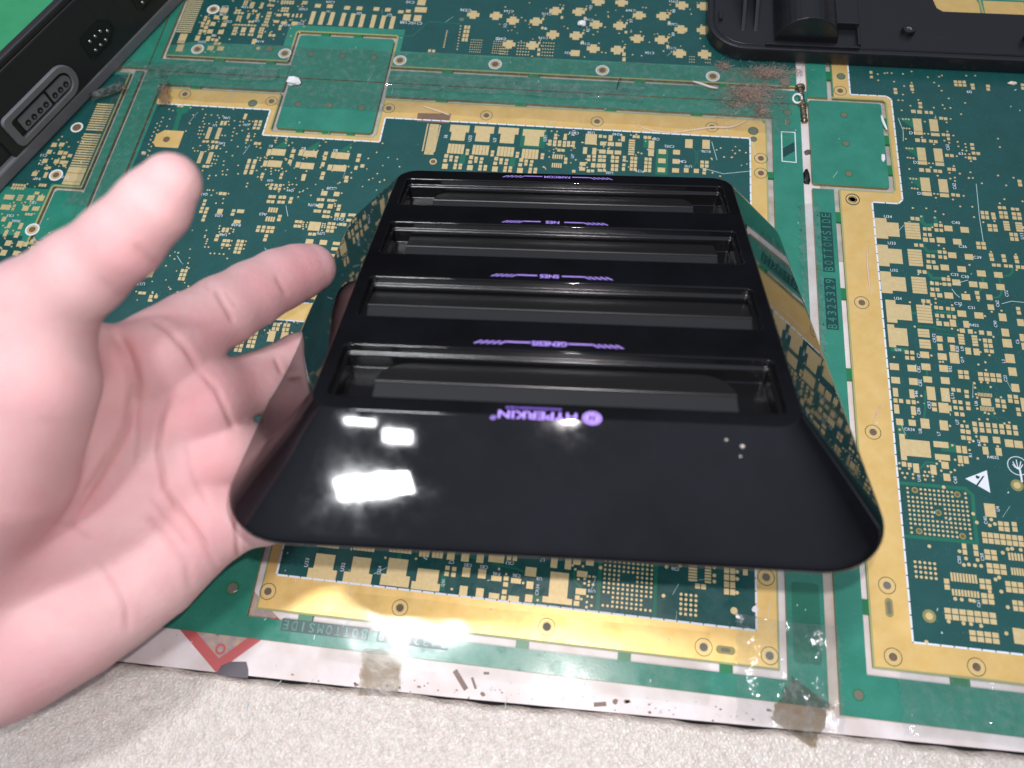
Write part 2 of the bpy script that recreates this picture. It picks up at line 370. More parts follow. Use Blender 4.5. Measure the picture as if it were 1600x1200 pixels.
class Board:
    def __init__(self, label, base):
        self.root = thing('circuit_board', label, 'circuit board', base, 'bare circuit boards covering the bench')
        self.items = []; self.o = (0, 0); self.s = 1.0
    def crop(self, ox, oy, s): self.o = (ox, oy); self.s = s; return self
    def px(self, x, y): return (self.o[0] + x * self.s, self.o[1] + y * self.s)
    def fac(self, X, Y):
        P0 = U(X, Y); a = project(P0); bx = project(P0 + np.array([1., 0, 0])) - a; by = project(P0 + np.array([0, 1., 0])) - a
        return P0, abs(bx[0]), abs(by[1]), abs(by[0] / by[1]), abs(bx[1] / bx[0])
    def p(self, *quads):
        for q in quads:
            X, Y = self.px(q[0], q[1]); w = q[2] * self.s; h = q[3] * self.s
            P0, ax, ay, _, _ = self.fac(X, Y)
            self.items.append(('rect', P0[0], P0[1], w / ax, h / ay, math.sqrt(w * h)))
    def g(self, x0, y0, x1, y1, n, m, fw=0.8, fh=0.8, dots=False, skip=None):
        X, Y = self.px((x0 + x1) / 2, (y0 + y1) / 2); w = (x1 - x0) * self.s; h = (y1 - y0) * self.s
        P0, ax, ay, sl, tx = self.fac(X, Y)
        w2 = max(w * 0.35, (w - sl * h) / (1 - sl * tx)); h2 = max(h * 0.35, h - tx * w2)
        W = w2 / ax; Hh = h2 / ay
        cw = W / (n - (1 - fw)) if n > 1 else W; ch = Hh / (m - (1 - fh)) if m > 1 else Hh
        rw = cw * fw if n > 1 else W; rh = ch * fh if m > 1 else Hh
        for j in range(m):
            for i in range(n):
                if skip and skip(i, j): continue
                cx = P0[0] - W / 2 + rw / 2 + i * cw; cy = P0[1] + Hh / 2 - rh / 2 - j * ch
                if dots: self.items.append(('disc', cx, cy, min(rw, rh) / 2))
                else: self.items.append(('rect', cx, cy, rw, rh, math.sqrt(rw * ax * rh * ay)))
    def v(self, *pts, r=0.55):
        for q in pts:
            P0 = U(*self.px(*q)); self.items.append(('disc', P0[0], P0[1], r))
    def scatter(self, x0, y0, x1, y1, n, seed):
        rg = random.Random(seed)
        for _ in range(n):
            P0 = U(*self.px(rg.uniform(x0, x1), rg.uniform(y0, y1))); self.items.append(('disc', P0[0], P0[1], rg.choice((0.4, 0.5, 0.55))))
    def rects(self, x0, y0, x1, y1):
        """corner span (mm) of a box given by its picture bounds"""
        X, Y = self.px((x0 + x1) / 2, (y0 + y1) / 2); w = (x1 - x0) * self.s; h = (y1 - y0) * self.s
        P0, ax, ay, sl, tx = self.fac(X, Y); w2 = max(w * .35, (w - sl * h) / (1 - sl * tx)); h2 = max(h * .35, h - tx * w2)
        return P0[0] - w2 / ax / 2, P0[1] - h2 / ay / 2, P0[0] + w2 / ax / 2, P0[1] + h2 / ay / 2
    def tpadx(self, a, b):
        """pad with a tall left block and a shorter right block"""
        ax0, ay0, ax1, ay1 = self.rects(*a); bx0, by0, bx1, by1 = self.rects(*b)
        self.items.append(('poly', [(ax0, ay0), (ax1, ay0), (ax1, by0), (bx1, by0), (bx1, by1), (ax1, by1), (ax1, ay1), (ax0, ay1)]))
    def tpady(self, a, b):
        """pad with a wide upper block and a narrower lower block"""
        ax0, ay0, ax1, ay1 = self.rects(*a); bx0, by0, bx1, by1 = self.rects(*b)
        self.items.append(('poly', [(ax0, ay1), (ax0, ay0), (bx0, ay0), (bx0, by0), (bx1, by0), (bx1, ay0), (ax1, ay0), (ax1, ay1)]))
    def patch(self, *poly): self.items.append(('patch', [tuple(U(*self.px(*q))[:2]) for q in poly]))
    def patchr(self, x0, y0, x1, y1):
        a = self.rects(x0, y0, x1, y1); self.items.append(('patch', [(a[0], a[1]), (a[2], a[1]), (a[2], a[3]), (a[0], a[3])]))
    def tr(self, pts, w, cat='trace'):
        P = [U(*self.px(*q))[:2] for q in pts]; _, ax, _, _, _ = self.fac(*self.px(*pts[0]))
        self.items.append(('trace', [tuple(q) for q in P], w * self.s / ax))
    def t(self, body, x, y, h=22, rot=0.0):
        X, Y = self.px(x, y); P0, ax, ay, _, _ = self.fac(X, Y); self.items.append(('text', body, P0[0], P0[1], h * self.s / ay, rot))
    def finish(self):
        seen = []; uniq = []
        for it in self.items:
            if it[0] == 'rect':
                if any(abs(it[1] - q[0]) < .45 * (it[3] + q[2]) and abs(it[2] - q[1]) < .45 * (it[4] + q[3]) for q in seen): continue
                seen.append((it[1], it[2], it[3], it[4]))
            uniq.append(it)
        self.items = uniq
        kz = 0
        big = [it for it in self.items if it[0] == 'rect' and it[5] >= 9.0]
        big.sort(key=lambda it: -it[5]); keep = big[:290]; ids = set(id(it) for it in keep)
        for it in keep:
            o = bpy.data.objects.new('contact_pad', unit); col.objects.link(o); o.parent = self.root
            o.location = Vector((it[1] * S, it[2] * S, 0.04 * S)) - Vector(self.root.location); o.scale = (it[3] * S, it[4] * S, (Z_PAD - 0.04) * S)
        sm = MB(); pa = MB(); tr = MB(); ink = MB()
        for it in self.items:
            if it[0] == 'rect' and id(it) not in ids:
                _, x, y, w, h, _ = it; kz = (kz + 1) % 10; z = Z_PAD - .004 - kz * .0018
                sm.add([(x - w / 2, y - h / 2, z), (x + w / 2, y - h / 2, z), (x + w / 2, y + h / 2, z), (x - w / 2, y + h / 2, z)] + [(x - w / 2, y - h / 2, .04), (x + w / 2, y - h / 2, .04), (x + w / 2, y + h / 2, .04), (x - w / 2, y + h / 2, .04)], [(0, 1, 2, 3), (4, 5, 1, 0), (5, 6, 2, 1), (6, 7, 3, 2), (7, 4, 0, 3)])
            elif it[0] == 'disc': kz = (kz + 1) % 10; sm.disc(it[1], it[2], Z_PAD + .004 + kz * .0018, it[3], 8)
            elif it[0] == 'poly':
                MB().prism(it[1], 0.04, Z_PAD).build('contact_pad', M['pad'], self.root)
            elif it[0] == 'patch': kz = (kz + 1) % 10; pa.prism(it[1], 0.03, Z_PATCH - .002 - kz * .0018)
            elif it[0] == 'trace': tr.ribbon(it[1], it[2], 0.03, Z_PATCH + 0.015)
            elif it[0] == 'text': add_text(ink, it[1], it[2], it[3], Z_INK, it[4], it[5])
        if sm.v: tag(sm.build('small_contacts', M['pad'], self.root), kind='stuff')
        if pa.v: tag(pa.build('mask_patches', M['mask_mid'], self.root), kind='stuff')
        if tr.v: tag(tr.build('traces', M['mask_mid'], self.root), kind='stuff')
        if ink.v: tag(ink.build('part_lettering', M['silk'], self.root), kind='stuff')
    # -- larger pieces
    def slab(self, name, poly, m, z0=-1.6, z1=0.0):
        o = MB().prism(poly, z0, z1).build(name, m, self.root)
        o.data.materials.append(M['laminate'])
        for f in o.data.polygons:
            if abs(f.normal.z) < .5: f.material_index = 1
        return o
    def sheet(self, name, poly, m, z1): return MB().prism(poly, 0.01, z1).build(name, m, self.root)
    def ringhole(self, x, y, ro=3.4, ri=1.6, z=Z_GOLD, m='pad', white=True, fr=0.78):
        X, Y = self.px(x, y); P0 = U(X, Y)
        self.rh(P0[0], P0[1], ro, ri, z, m, white, fr)
    def rh(self, x, y, ro=3.4, ri=1.6, z=Z_GOLD, m='pad', white=True, fr=0.78):
        if white: MB().ring(x, y, 0.02, z + .05, ro, ro * fr).build('silkscreen_ring', M['silk'], self.root)
        MB().ring(x, y, 0.02, z + .08, ro * fr, ri).build('hole_collar', M[m], self.root)
        MB().disc(x, y, z + 0.02, ri * 1.02, 20, 0.01).build('drilled_hole', M['hole'], self.root)
    def ghole(self, x, y, ro=3.5, ri=1.7, dusty=False):
        """hole through the gold border with a thin green circle round it"""
        P0 = U(*self.px(x, y)); x, y = P0[0], P0[1]
        MB().ring(x, y, 0.05, Z_GOLD + .03, ro, ro - 0.28).build('mask_circle', M['dark_ink'], self.root)
        MB().ring(x, y, 0.05, Z_GOLD + .05, ri * 1.3, ri * .95, 20).build('hole_collar', M['pad'], self.root)
        MB().disc(x, y, Z_GOLD + .02, ri, 20, 0.01).build('drilled_hole', M['hole_grey' if dusty else 'hole'], self.root)
    def phole(self, x, y, r=1.7, g=0.0):
        P0 = U(*self.px(x, y)); x, y = P0[0], P0[1]
        MB().ring(x, y, 0.01, 0.10 + g, r * 1.28, r * .96, 20).build('hole_rim', M['mask_groove'], self.root)
        MB().disc(x, y, 0.07 + g, r, 20, 0.01).build('drilled_hole', M['hole_grey'], self.root)
    def dashes(self, pts, pitch=5.2, gap=0.5, w=0.75):
        mbd = MB()
        for a, b in zip(pts[:-1], pts[1:]):
            a = np.array(a, float); b = np.array(b, float); L = np.linalg.norm(b - a); n = max(1, int(round(L / pitch)))
            for i in range(n):
                q0 = a + (b - a) * ((i + gap / pitch / 2) / n); q1 = a + (b - a) * ((i + 1 - gap / pitch / 2) / n)
                d = (q1 - q0) / np.linalg.norm(q1 - q0); nn = np.array([-d[1], d[0]]) * w / 2
                mbd.prism([tuple(q0 - nn), tuple(q1 - nn), tuple(q1 + nn), tuple(q0 + nn)], 0.03, Z_INK)
        tag(mbd.build('silkscreen_dashes', M['silk'], self.root), kind='stuff')
    def tab(self, x0, y0, x1, y1):
        MB().box(x0, y0, -1.5, x1, y1, -0.15).build('breakaway_tab', M['mask_groove'], self.root)
    def lip(self, pts, w=0.9):
        """bare laminate line along a routed edge"""
        tag(MB().ribbon(pts, w, 0.0, 0.035).build('routed_edge', M['laminate_pale'], self.root), kind='stuff')

def rrect(x0, y0, x1, y1, r, n=5, corners=(1, 1, 1, 1)):
    pts = []
    for k, (cx, cy, a0) in enumerate(((x1 - r, y1 - r, 0), (x0 + r, y1 - r, 90), (x0 + r, y0 + r, 180), (x1 - r, y0 + r, 270))):
        if corners[k] and r > 0:
            for i in range(n + 1):
                a = math.radians(a0 + 90 * i / n); pts.append((cx + r * math.cos(a), cy + r * math.sin(a)))
        else: pts.append(((x1, y1), (x0, y1), (x0, y0), (x1, y0))[k])
    return pts

# ---- right-hand board
RB = Board('circuit board along the right edge, gold border facing the white gap', (150, 150, 0))
RB.slab('inner_panel', [(123, 36), (520, 36), (520, 414), (123, 414), (123, 330.5), (151, 330.5), (151, 268), (123, 268)], M['mask_light'])
RB.sheet('dark_field', [(138.8, 47.2), (520, 47.2), (520, 392), (132.5, 392), (132.5, 333), (151.5, 333), (154, 331), (154, 266), (151.5, 261.5), (138.8, 261.5)], M['mask_dark'], Z_MASK)
RB.sheet('gold_border', [(123.6, 36.6), (520, 36.6), (520, 47), (138.6, 47), (138.6, 261.6), (151.3, 261.6), (153.7, 264), (153.7, 331.2), (151.4, 333.4), (132.3, 333.4), (132.3, 403.5), (123.6, 403.5), (123.6, 331), (149.5, 331), (151.4, 329), (151.4, 270), (149.5, 267.6), (123.6, 267.6)], M['gold'], Z_GOLD)
RB.slab('waste_rail', [(109.6, 17.3), (520, 17.3), (520, 33), (120.3, 33), (120.3, 268), (109.6, 268)], M['mask_light'])
RB.slab('waste_rail', [(109.6, 330.5), (120.3, 330.5), (120.3, 420), (109.6, 420)], M['mask_light'])
RB.slab('knockout_panel', rrect(109.8, 271, 148.2, 328, 1.5), M['mask_light'])
RB.lip([(123, 268), (149.8, 267.8), (151.1, 270), (151.1, 329), (149.8, 330.7), (123, 330.7)], 1.2)
RB.lip([(123.2, 267), (123.2, 36.2), (300, 36.2)], 0.8)
RB.dashes([(138.8, 261.5), (138.8, 47.2), (300, 47.2)])
RB.dashes([(138.8, 261.4), (151.6, 261.4), (153.9, 264), (153.9, 331.3), (151.5, 333.5), (132.4, 333.5), (132.4, 392)])
for (a, b) in ((248, 254), (203, 209), (160, 166), (118, 124), (56, 62)): RB.tab(120.2, a, 123.1, b)
for (a, b) in ((300, 306), (280, 286), (312, 318)): RB.tab(148, a, 151.1, b)
for (a, b) in ((152, 159), (215, 222)): RB.tab(a, 32.9, b, 36.1)
RB.tab(120.2, 344, 123.1, 350)
RB.crop(1080, 0, .325)
for q in ((735, 552), (745, 690), (758, 835)): RB.phole(*q)
RB.ghole(716, 437); RB.ghole(776, 958); RB.phole(720, 368, 1.9, .06)
RB.crop(1140, 300, .2875)
RB.ghole(668, 42); RB.ghole(718, 602)
RB.crop(1140, 600, .2875); RB.ghole(779, 262); RB.ghole(855, 1095, dusty=True)
RB.crop(1100, 850, .3125); RB.ghole(945, 565); RB.ghole(1362, 615); RB.phole(773, 755, 1.8)
P0 = U(1100 + 925 * .3125, 850 + 318 * .3125)
MB().prism([(P0[0] + 1.6 * math.cos(a) , P0[1] + 1.6 * math.sin(a) + (2.2 if math.sin(a) > 0 else -2.2)) for a in np.linspace(0, 2 * math.pi, 25)[:-1]], 0.05, Z_GOLD + .03).build('oval_slot', M['laminate'], RB.root)
MB().prism([(P0[0] + .8 * math.cos(a) , P0[1] + .8 * math.sin(a) + (1.8 if math.sin(a) > 0 else -1.8)) for a in np.linspace(0, 2 * math.pi, 25)[:-1]], 0.05, Z_GOLD + .06).build('oval_opening', M['hole_grey'], RB.root)
RB.crop(1360, 100, .15)
RB.p((490,635,90,130),(500,722,90,35),(660,640,88,125),(675,737,90,32),(532,940,88,135),(545,1032,90,36),(708,950,90,135),(722,1045,90,36))
RB.p((5,88,30,28),(10,137,30,25),(258,265,36,25),(262,300,38,28),(428,232,38,28),(435,268,36,26),(516,411,38,26),(521,449,38,28),(447,495,48,34),(511,501,48,36),(583,505,36,30),(632,508,36,30),(735,567,40,28),(782,572,38,28),(490,795,48,36),(555,800,48,36),(630,806,38,30),(679,810,38,30),(760,738,36,28),(806,742,38,28),(812,782,30,28),(532,1105,50,38),(600,1110,50,38),(676,1115,40,32),(725,1120,40,32),(797,953,38,30),(847,957,38,30),(820,1097,38,30),(868,1100,38,32),(1057,840,40,26),(1063,880,40,28),(1074,930,38,30),(1122,934,38,30),(1033,980,38,30),(1082,985,38,30),(1062,220,40,28),(1068,253,38,28),(1224,232,40,28),(1226,266,36,28),(1585,220,40,28),(1590,255,40,28))
RB.g(865, 172, 1000, 238, 3, 2)
RB.v((75,108),(147,98),(175,95),(220,97),(337,105),(428,80),(598,140),(714,135),(743,122),(997,123),(1090,124),(80,172),(245,186),(350,232),(427,198),(441,299),(338,320),(290,379),(334,381),(185,412),(416,437),(498,376),(660,457),(751,430),(772,466),(832,459),(815,361),(985,408),(740,280),(712,230),(663,196),(943,525),(325,484),(676,563),(834,575),(793,610),(565,603),(337,576),(367,576),(397,579),(347,670),(376,673),(405,675),(368,782),(535,766),(661,838),(563,727),(601,730),(800,705),(863,747),(770,800),(820,822),(907,813),(915,860),(987,835),(993,870),(998,905),(957,900),(375,880),(405,882),(435,884),(387,977),(415,980),(447,983),(610,1036),(650,1038),(628,1077),(404,1096),(898,962),(985,940),(1030,942),(992,975),(1046,1015),(1040,1130),(822,1135),(930,1143),(867,1065),(700,1165),(830,1195),(878,1185),(1022,1190),(1328,780),(1347,868),(1328,1163),(1490,1187))
RB.patch((280,558),(440,565),(448,672)); RB.patch((330,862),(478,872),(492,975))
for b, x, y in (('60', 1028, 292), ('D1', 432, 720), ('D2', 478, 1027), ('63', 940, 935)): RB.t(b, x, y, 28)
RB.t('C63', 803, 870, 26, math.pi / 2)
# far part of this board, seen behind the black cover
RB.crop(1100, 0, .3125)
RB.slab('waste_rail', [(150, 417), (520, 417), (520, 470), (150, 470)], M['mask_light'])
RB.lip([(186, 413.4), (520, 413.4)], 1.4)
RB.sheet('gold_corner', [(182, 392.5), (209, 392.5), (209, 408), (207.5, 413), (182, 413)], M['gold'], Z_GOLD)
RB.sheet('gold_corner', [(211.5, 399), (234, 399), (234, 411), (211.5, 411)], M['gold'], Z_GOLD)
RB.sheet('gold_corner', [(238, 392.5), (420, 392.5), (420, 413), (238, 413)], M['gold'], Z_GOLD)
RB.lip([(209.8, 413), (210.6, 397.5), (235.5, 397.5), (236.6, 413)], 1.3)
RB.dashes([(182.2, 392.5), (182.2, 413)])
RB.crop(1380, 270, .14166)
RB.p((465,130,105,150),(487,235,98,40),(662,145,100,145),(675,250,100,40),(322,505,42,36),(376,510,44,38),(457,620,40,36),(508,623,40,36),(580,578,42,36),(635,582,40,34),(587,632,42,36),(640,636,38,34),(459,683,40,36),(514,686,40,36),(717,615,90,60),(897,631,92,62),(465,740,54,46),(538,745,56,46),(635,745,92,60),(815,762,92,62),(362,798,42,36),(420,802,42,36),(497,917,42,36),(549,921,40,36),(622,874,42,36),(677,878,40,36),(628,929,42,36),(684,935,36,40),(498,981,42,36),(554,986,42,36),(503,1040,56,46),(580,1047,58,46),(678,1046,92,62),(865,1064,92,62),(760,911,90,62),(945,929,92,62),(398,1090,42,36),(455,1096,44,38),(770,244,40,34),(823,250,42,34))
RB.p((1211,458,46,36),(1219,498,46,36),(1188,910,46,38),(1198,955,46,38),(1325,920,46,38),(1335,968,46,38),(1463,935,46,38),(1474,980,46,38),(1485,1040,46,38),(1540,1045,40,38),(1081,1112,96,66),(1268,1128,94,62),(1502,95,44,34),(1510,135,44,34))
for q in ((1070,420,1170,515,2,2),(1262,368,1355,405,2,1),(1272,422,1380,510,2,2),(1405,385,1500,420,2,1),(1413,435,1530,522,2,2),(1145,565,1265,652,2,2),(1387,660,1495,755,2,2),(1020,760,1138,848,2,2),(1195,1000,1297,1040,2,1),(1328,1010,1430,1050,2,1)): RB.g(*q)
for q in ((1318,532,1403,640,1,4),(1452,545,1548,652,1,4)): RB.g(*q, fh=.85)
RB.v((325,390),(474,394),(573,427),(663,460),(848,373),(981,377),(1000,490),(1086,118),(1264,33),(1436,57),(1355,141),(1335,293),(1283,338),(945,58),(987,60),(599,35),(740,67),(789,55),(790,92),(844,12),(1535,317),(298,65),(330,68),(362,70),(315,172),(345,175),(377,179),(561,233),(600,237),(580,278),(768,297),(886,256),(567,495),(417,483),(628,546),(540,603),(611,803),(668,838),(950,1018),(1186,874),(1460,902),(1470,1073),(1102,547),(1225,535))
RB.patch((250,45),(412,55),(425,185))
RB.tr([(425,480),(425,540),(470,580),(560,580)], 45); RB.tr([(575,500),(580,560)], 40); RB.tr([(440,810),(490,870),(600,870)], 35); RB.tr([(490,1100),(540,1165),(650,1165)], 38); RB.tr([(1425,1060),(1420,1100),(1380,1140),(1330,1140)], 25)
for b, x, y in (('U34',50,485),('U33',92,778),('U32',118,1077),('C40',798,552),('C36',875,815),('C39',1037,935),('C33',785,1125),('C30',900,1148),('D3',407,230)): RB.t(b, x, y, 30)
RB.t('C62', 783, 150, 28, math.pi / 2); RB.t('U13', 1528, 700, 30, math.pi / 2)
RB.crop(1140, 300, .2875)
RB.tpadx((785,140,862,255),(855,165,925,245)); RB.tpadx((800,285,870,405),(862,308,942,392)); RB.tpadx((815,430,886,552),(878,460,962,542)); RB.tpadx((845,585,912,712),(905,610,992,700)); RB.tpadx((855,718,905,845),(895,738,972,838))
for q in ((948,165,1040,258),(965,310,1052,405),(985,460,1075,555),(1012,612,1105,715)): RB.g(*q, 1, 6, fh=.9)
RB.g(1020,743,1088,792,1,3,fh=.9); RB.g(1028,800,1095,853,1,3,fh=.9)
RB.crop(1380, 430, .14166)
RB.p((666,44,44,38),(719,48,42,38),(674,100,44,36),(728,104,40,36),(806,82,90,66),(992,102,92,62),(1104,114,92,68),(1292,132,92,66),(536,90,42,38),(592,94,42,38),(541,157,42,38),(597,160,42,38),(545,217,56,46),(622,223,58,46),(722,226,94,66),(911,242,96,66),(1033,196,48,40),(1044,247,44,40),(1170,245,68,60),(441,286,44,40),(497,291,44,40),(583,357,42,38),(637,363,44,38),(713,370,42,38),(767,375,42,38),(593,446,42,38),(651,451,42,38),(724,456,42,38),(782,461,42,38),(615,532,60,50),(697,540,60,48),(769,530,66,76),(866,426,96,68),(1054,446,98,68),(1186,354,70,60),(1316,466,82,84),(914,543,62,74),(1486,370,46,38),(1496,417,46,38),(1514,524,74,76),(871,613,56,46),(960,622,54,48),(1083,634,54,46),(1170,644,54,48),(1345,634,82,84),(1366,752,102,92),(1530,690,50,80),(1545,785,40,76),(620,702,66,62),(748,714,78,60),(628,794,56,72),(765,806,54,72),(1136,834,46,40),(1196,842,46,40),(936,838,62,74),(1028,847,66,74),(456,880,98,70),(650,900,98,72),(784,914,104,120),(259,850,44,40),(319,855,44,40),(263,912,44,40),(322,916,44,40),(122,1010,102,72),(316,1028,98,72),(470,1012,100,72),(666,1030,98,74),(1396,920,104,98),(1425,1066,90,92))
RB.g(820,648,902,768,1,4,fh=.85); RB.g(970,662,1050,785,1,4,fh=.85); RB.g(1095,698,1210,805,2,2); RB.g(820,1045,950,1150,2,2); RB.g(1040,1068,1310,1185,4,2)
RB.v((293,300),(443,320),(525,325),(575,262),(577,307),(758,333),(596,490),(905,190),(1048,282),(717,15),(632,98),(1195,405),(1303,393),(346,568),(757,592),(823,608),(1015,634),(1215,682),(1064,713),(1070,850),(1170,884),(1048,987),(1125,962),(1131,1048),(118,905),(530,888),(625,957),(657,957),(1080,1180),(1000,1190),(1120,452))
RB.patchr(75,790,280,855); RB.tr([(590,410),(760,415)], 38); RB.tr([(325,420),(365,422)], 40)
for q in ([(380,565),(560,575),(610,600),(760,620),(810,670)],[(520,640),(760,655),(820,690)],[(800,490),(830,530),(820,580),(790,600),(600,590),(560,560)]): RB.tr(q, 8)
for q, w in (([(1095,35),(1100,75)],30),([(1085,150),(1050,185)],25),([(1300,170),(1300,215),(1260,250),(1210,245)],25),([(1280,40),(1285,95)],25),([(478,1050),(482,1105)],22)): RB.tr(q, w)
for b, x, y in (('U24',160,258),('C32',825,315),('C31',970,360),('Q30',160,826),('R452',1000,553)): RB.t(b, x, y, 30)
for b, x, y in (('CR72',560,695),('R20',815,815),('U9',870,812),('Q19',872,935),('C7',388,888),('C82',390,1040),('R92',738,1035),('C22',1345,1140),('C62',1258,315),('C72',1358,205),('L3',1325,950),('C90',1235,540),('C6',1478,735)): RB.t(b, x, y, 30, math.pi / 2)
RB.crop(1390, 590, .1417)
RB.p((65,30,96,70),(262,45,96,74),(418,22,96,66),(612,34,96,74),(64,163,56,96),(245,180,54,96),(64,253,44,48),(125,258,46,44),(204,268,46,46),(265,272,44,46),(76,347,56,100),(262,366,54,96),(456,175,94,148),(614,192,96,150),(488,297,54,42),(494,352,54,42),(596,335,112,110),(668,340,28,62),(700,135,44,40),(761,142,44,40),(846,156,48,38),(851,208,46,36),(717,267,44,40),(778,273,44,40),(862,287,48,40),(726,333,44,40),(788,340,44,40),(868,340,48,40),(738,402,46,42),(801,408,46,42),(110,490,78,70),(248,500,78,66),(390,508,98,108),(597,528,92,108),(1062,270,108,84),(1187,254,48,42),(1252,264,48,42),(1194,310,48,42),(1262,320,48,42),(1324,210,48,42),(1390,214,48,42),(1330,258,48,42),(1399,268,48,42),(1385,115,86,88),(1415,352,44,40),(1424,405,44,40),(1470,300,44,150),(805,592,50,46),(866,600,50,46),(812,662,50,46),(874,670,50,46),(797,535,36,36),(854,540,34,36),(1040,680,84,70),(1178,690,80,72),(1056,806,62,86),(1202,820,66,86),(1316,726,92,84),(1420,738,92,80),(565,740,165,66),(582,880,166,64),(760,792,52,80),(825,798,52,80),(778,902,52,84),(842,908,54,84),(610,968,80,78),(630,1100,76,80),(158,955,50,54),(220,965,46,48),(292,1000,66,104),(482,1018,66,106))
RB.g(970,165,1130,218,10,1,fw=.6); RB.g(995,315,1155,378,10,1,fw=.6); RB.g(905,485,1420,640,7,2,fw=.68,fh=.8)
RB.tpadx((100,618,192,912),(180,680,458,886))
RB.v((110,575),(348,203),(310,272),(255,435),(663,534),(934,66),(940,112),(1112,105),(952,185),(965,222),(965,343),(1050,388),(1090,400),(1157,396),(986,461),(1078,461),(820,484),(1007,52),(1080,58),(1226,218),(1254,367),(1318,497),(1264,507),(950,608),(955,650),(920,700),(878,714),(1047,742),(1190,760),(880,800),(970,893),(720,907),(765,965),(800,965),(105,945),(110,1005),(214,1005),(140,1053),(193,1058),(167,1103),(257,1067),(258,1110),(420,978),(518,950),(553,922),(388,1040),(436,1043),(378,1082),(416,1086),(473,1092),(392,1126),(478,1134),(568,1028),(674,1044),(717,1022),(690,748))
RB.patchr(80,520,160,620); RB.patchr(560,715,740,828)
RB.tr([(390,150),(390,360),(375,450)], 22); RB.tr([(340,1000),(400,935),(490,940)], 22)
for q in ([(860,20),(960,120),(1000,160)],[(1007,52),(1030,160)],[(1080,60),(1050,160)],[(1160,60),(1070,160)],[(1050,390),(1000,450)],[(1100,400),(1180,440),(1260,440),(1310,490)],[(1120,420),(1200,470),(1250,500)],[(860,490),(920,560),(930,650)],[(1165,160),(1180,240)]): RB.tr(q, 7)
for b, x, y in (('CR34',217,572),('R4032',1138,880)): RB.t(b, x, y, 32)
for b, x, y in (('C82',335,60),('R46',292,180),('C86',318,370),('CR3',435,305),('L16',690,200),('U7',745,490),('U6',950,285),('R47',985,720),('R1',888,858),('U8',335,590),('L7',540,620),('U18',322,1110),('C60',722,1130)): RB.t(b, x, y, 32, math.pi / 2)
RB.crop(1400, 740, .225)
def bga_skip(i, j):
    for (a, b, ra, rb) in ((1.5, 0.5, 1, 1), (11.5, 0.5, 1, 1), (1.5, 9.6, 1.1, 1), (11.5, 9.6, 1.1, 1), (6.4, 5, 1, 1.2)):
        if abs(i - a) < ra + .1 and abs(j - b) < rb + .1: return True
    return False
RB.g(64, 88, 527, 458, 14, 11, fw=.62, fh=.62, dots=True, skip=bga_skip)
RB.g(118, 600, 290, 742, 5, 4, fw=.66, fh=.66, dots=True)
for q in ((130,115),(425,145),(160,400),(462,435),(293,272)):
    P0 = U(*RB.px(*q)); RB.rh(P0[0], P0[1], 1.35, 0.8, 0.06, 'laminate', False, 1.0)
RB.tr([(30,65),(480,105),(530,150),(560,480),(70,435)], 26)
RB.p((652,255,76,92),(842,1128,55,110),(885,1135,30,110))
for q in ((705,330,790,405,2,2),(800,335,845,405,1,2),(592,405,890,510,7,2),(455,485,495,565,1,2),(532,492,575,575,1,2),(610,525,705,605,2,2),(625,620,770,705,3,2),(330,728,375,808,1,2),(575,728,665,808,2,2),(588,828,685,912,2,2),(755,745,890,835,3,2),(332,930,700,1050,7,2),(505,1085,720,1185,4,2),(805,878,890,960,2,2)): RB.g(*q, fw=.84, fh=.84)
for q in ((775,548,885,610,5,1),(795,652,890,712,5,1),(375,685,565,765,9,1),(385,800,580,865,9,1)): RB.g(*q, fw=.7)
RB.v((230,505),(535,280),(560,340),(330,95),(485,590),(505,632),(547,638),(590,642),(565,600),(470,635),(440,540),(740,550),(775,525),(805,522),(865,530),(730,820),(775,928),(765,1110),(590,1058),(365,1027),(468,1040),(520,1045),(210,1170),(690,735),(715,722),(660,320),(650,360),(685,350),(650,820),(410,870),(455,875),(515,880),(540,885), r=.8)
for q in ((230,990),(840,82)):
    P0 = U(*RB.px(*q)); RB.rh(P0[0], P0[1], 2.6, 0.5, 0.06, 'laminate', False, 1.0); RB.items.append(('disc', P0[0], P0[1], 1.5))
for b, x, y in (('U4',705,245),('C40',620,325),('C50',438,600),('C50',597,580),('C61',572,905)): RB.t(b, x, y, 22, math.pi / 2)
# white warning triangle and round tree emblem printed on the board
def printed(board, name, polys, m, z=Z_INK):
    mbp = MB()
    for pl in polys: mbp.prism([tuple(U(*q)[:2]) for q in pl], 0.05, z)
    return mbp.build(name, m, board.root)
printed(RB, 'warning_triangle', [[(1508, 748), (1541.5, 735), (1547, 770)]], M['silk'])
printed(RB, 'warning_bolt', [[(1524, 742.5), (1531, 745), (1528, 749), (1524.5, 747)], [(1535, 744), (1538, 744), (1527, 760), (1524, 759)]], M['dark_ink'], Z_INK + .03)
P0 = U(1590, 728)
mbt = MB().ring(P0[0], P0[1], .05, Z_INK, 4.3, 4.0, 26)
for a, l in ((95, 3.2), (60, 3.0), (130, 2.8), (30, 2.4), (155, 2.2)):
    c, s_ = math.cos(math.radians(a)), math.sin(math.radians(a)); mbt.ribbon([(P0[0], P0[1] - 1.5), (P0[0] + l * c * .6, P0[1] - 1.2 + l * s_ * .5), (P0[0] + l * c, P0[1] - .5 + l * s_)], .35, .05, Z_INK)
mbt.ribbon([(P0[0] + .6, P0[1] - 1.5), (P0[0] + .7, P0[1] - 7)], .7, .05, Z_INK)
mbt.build('tree_emblem', M['silk'], RB.root)
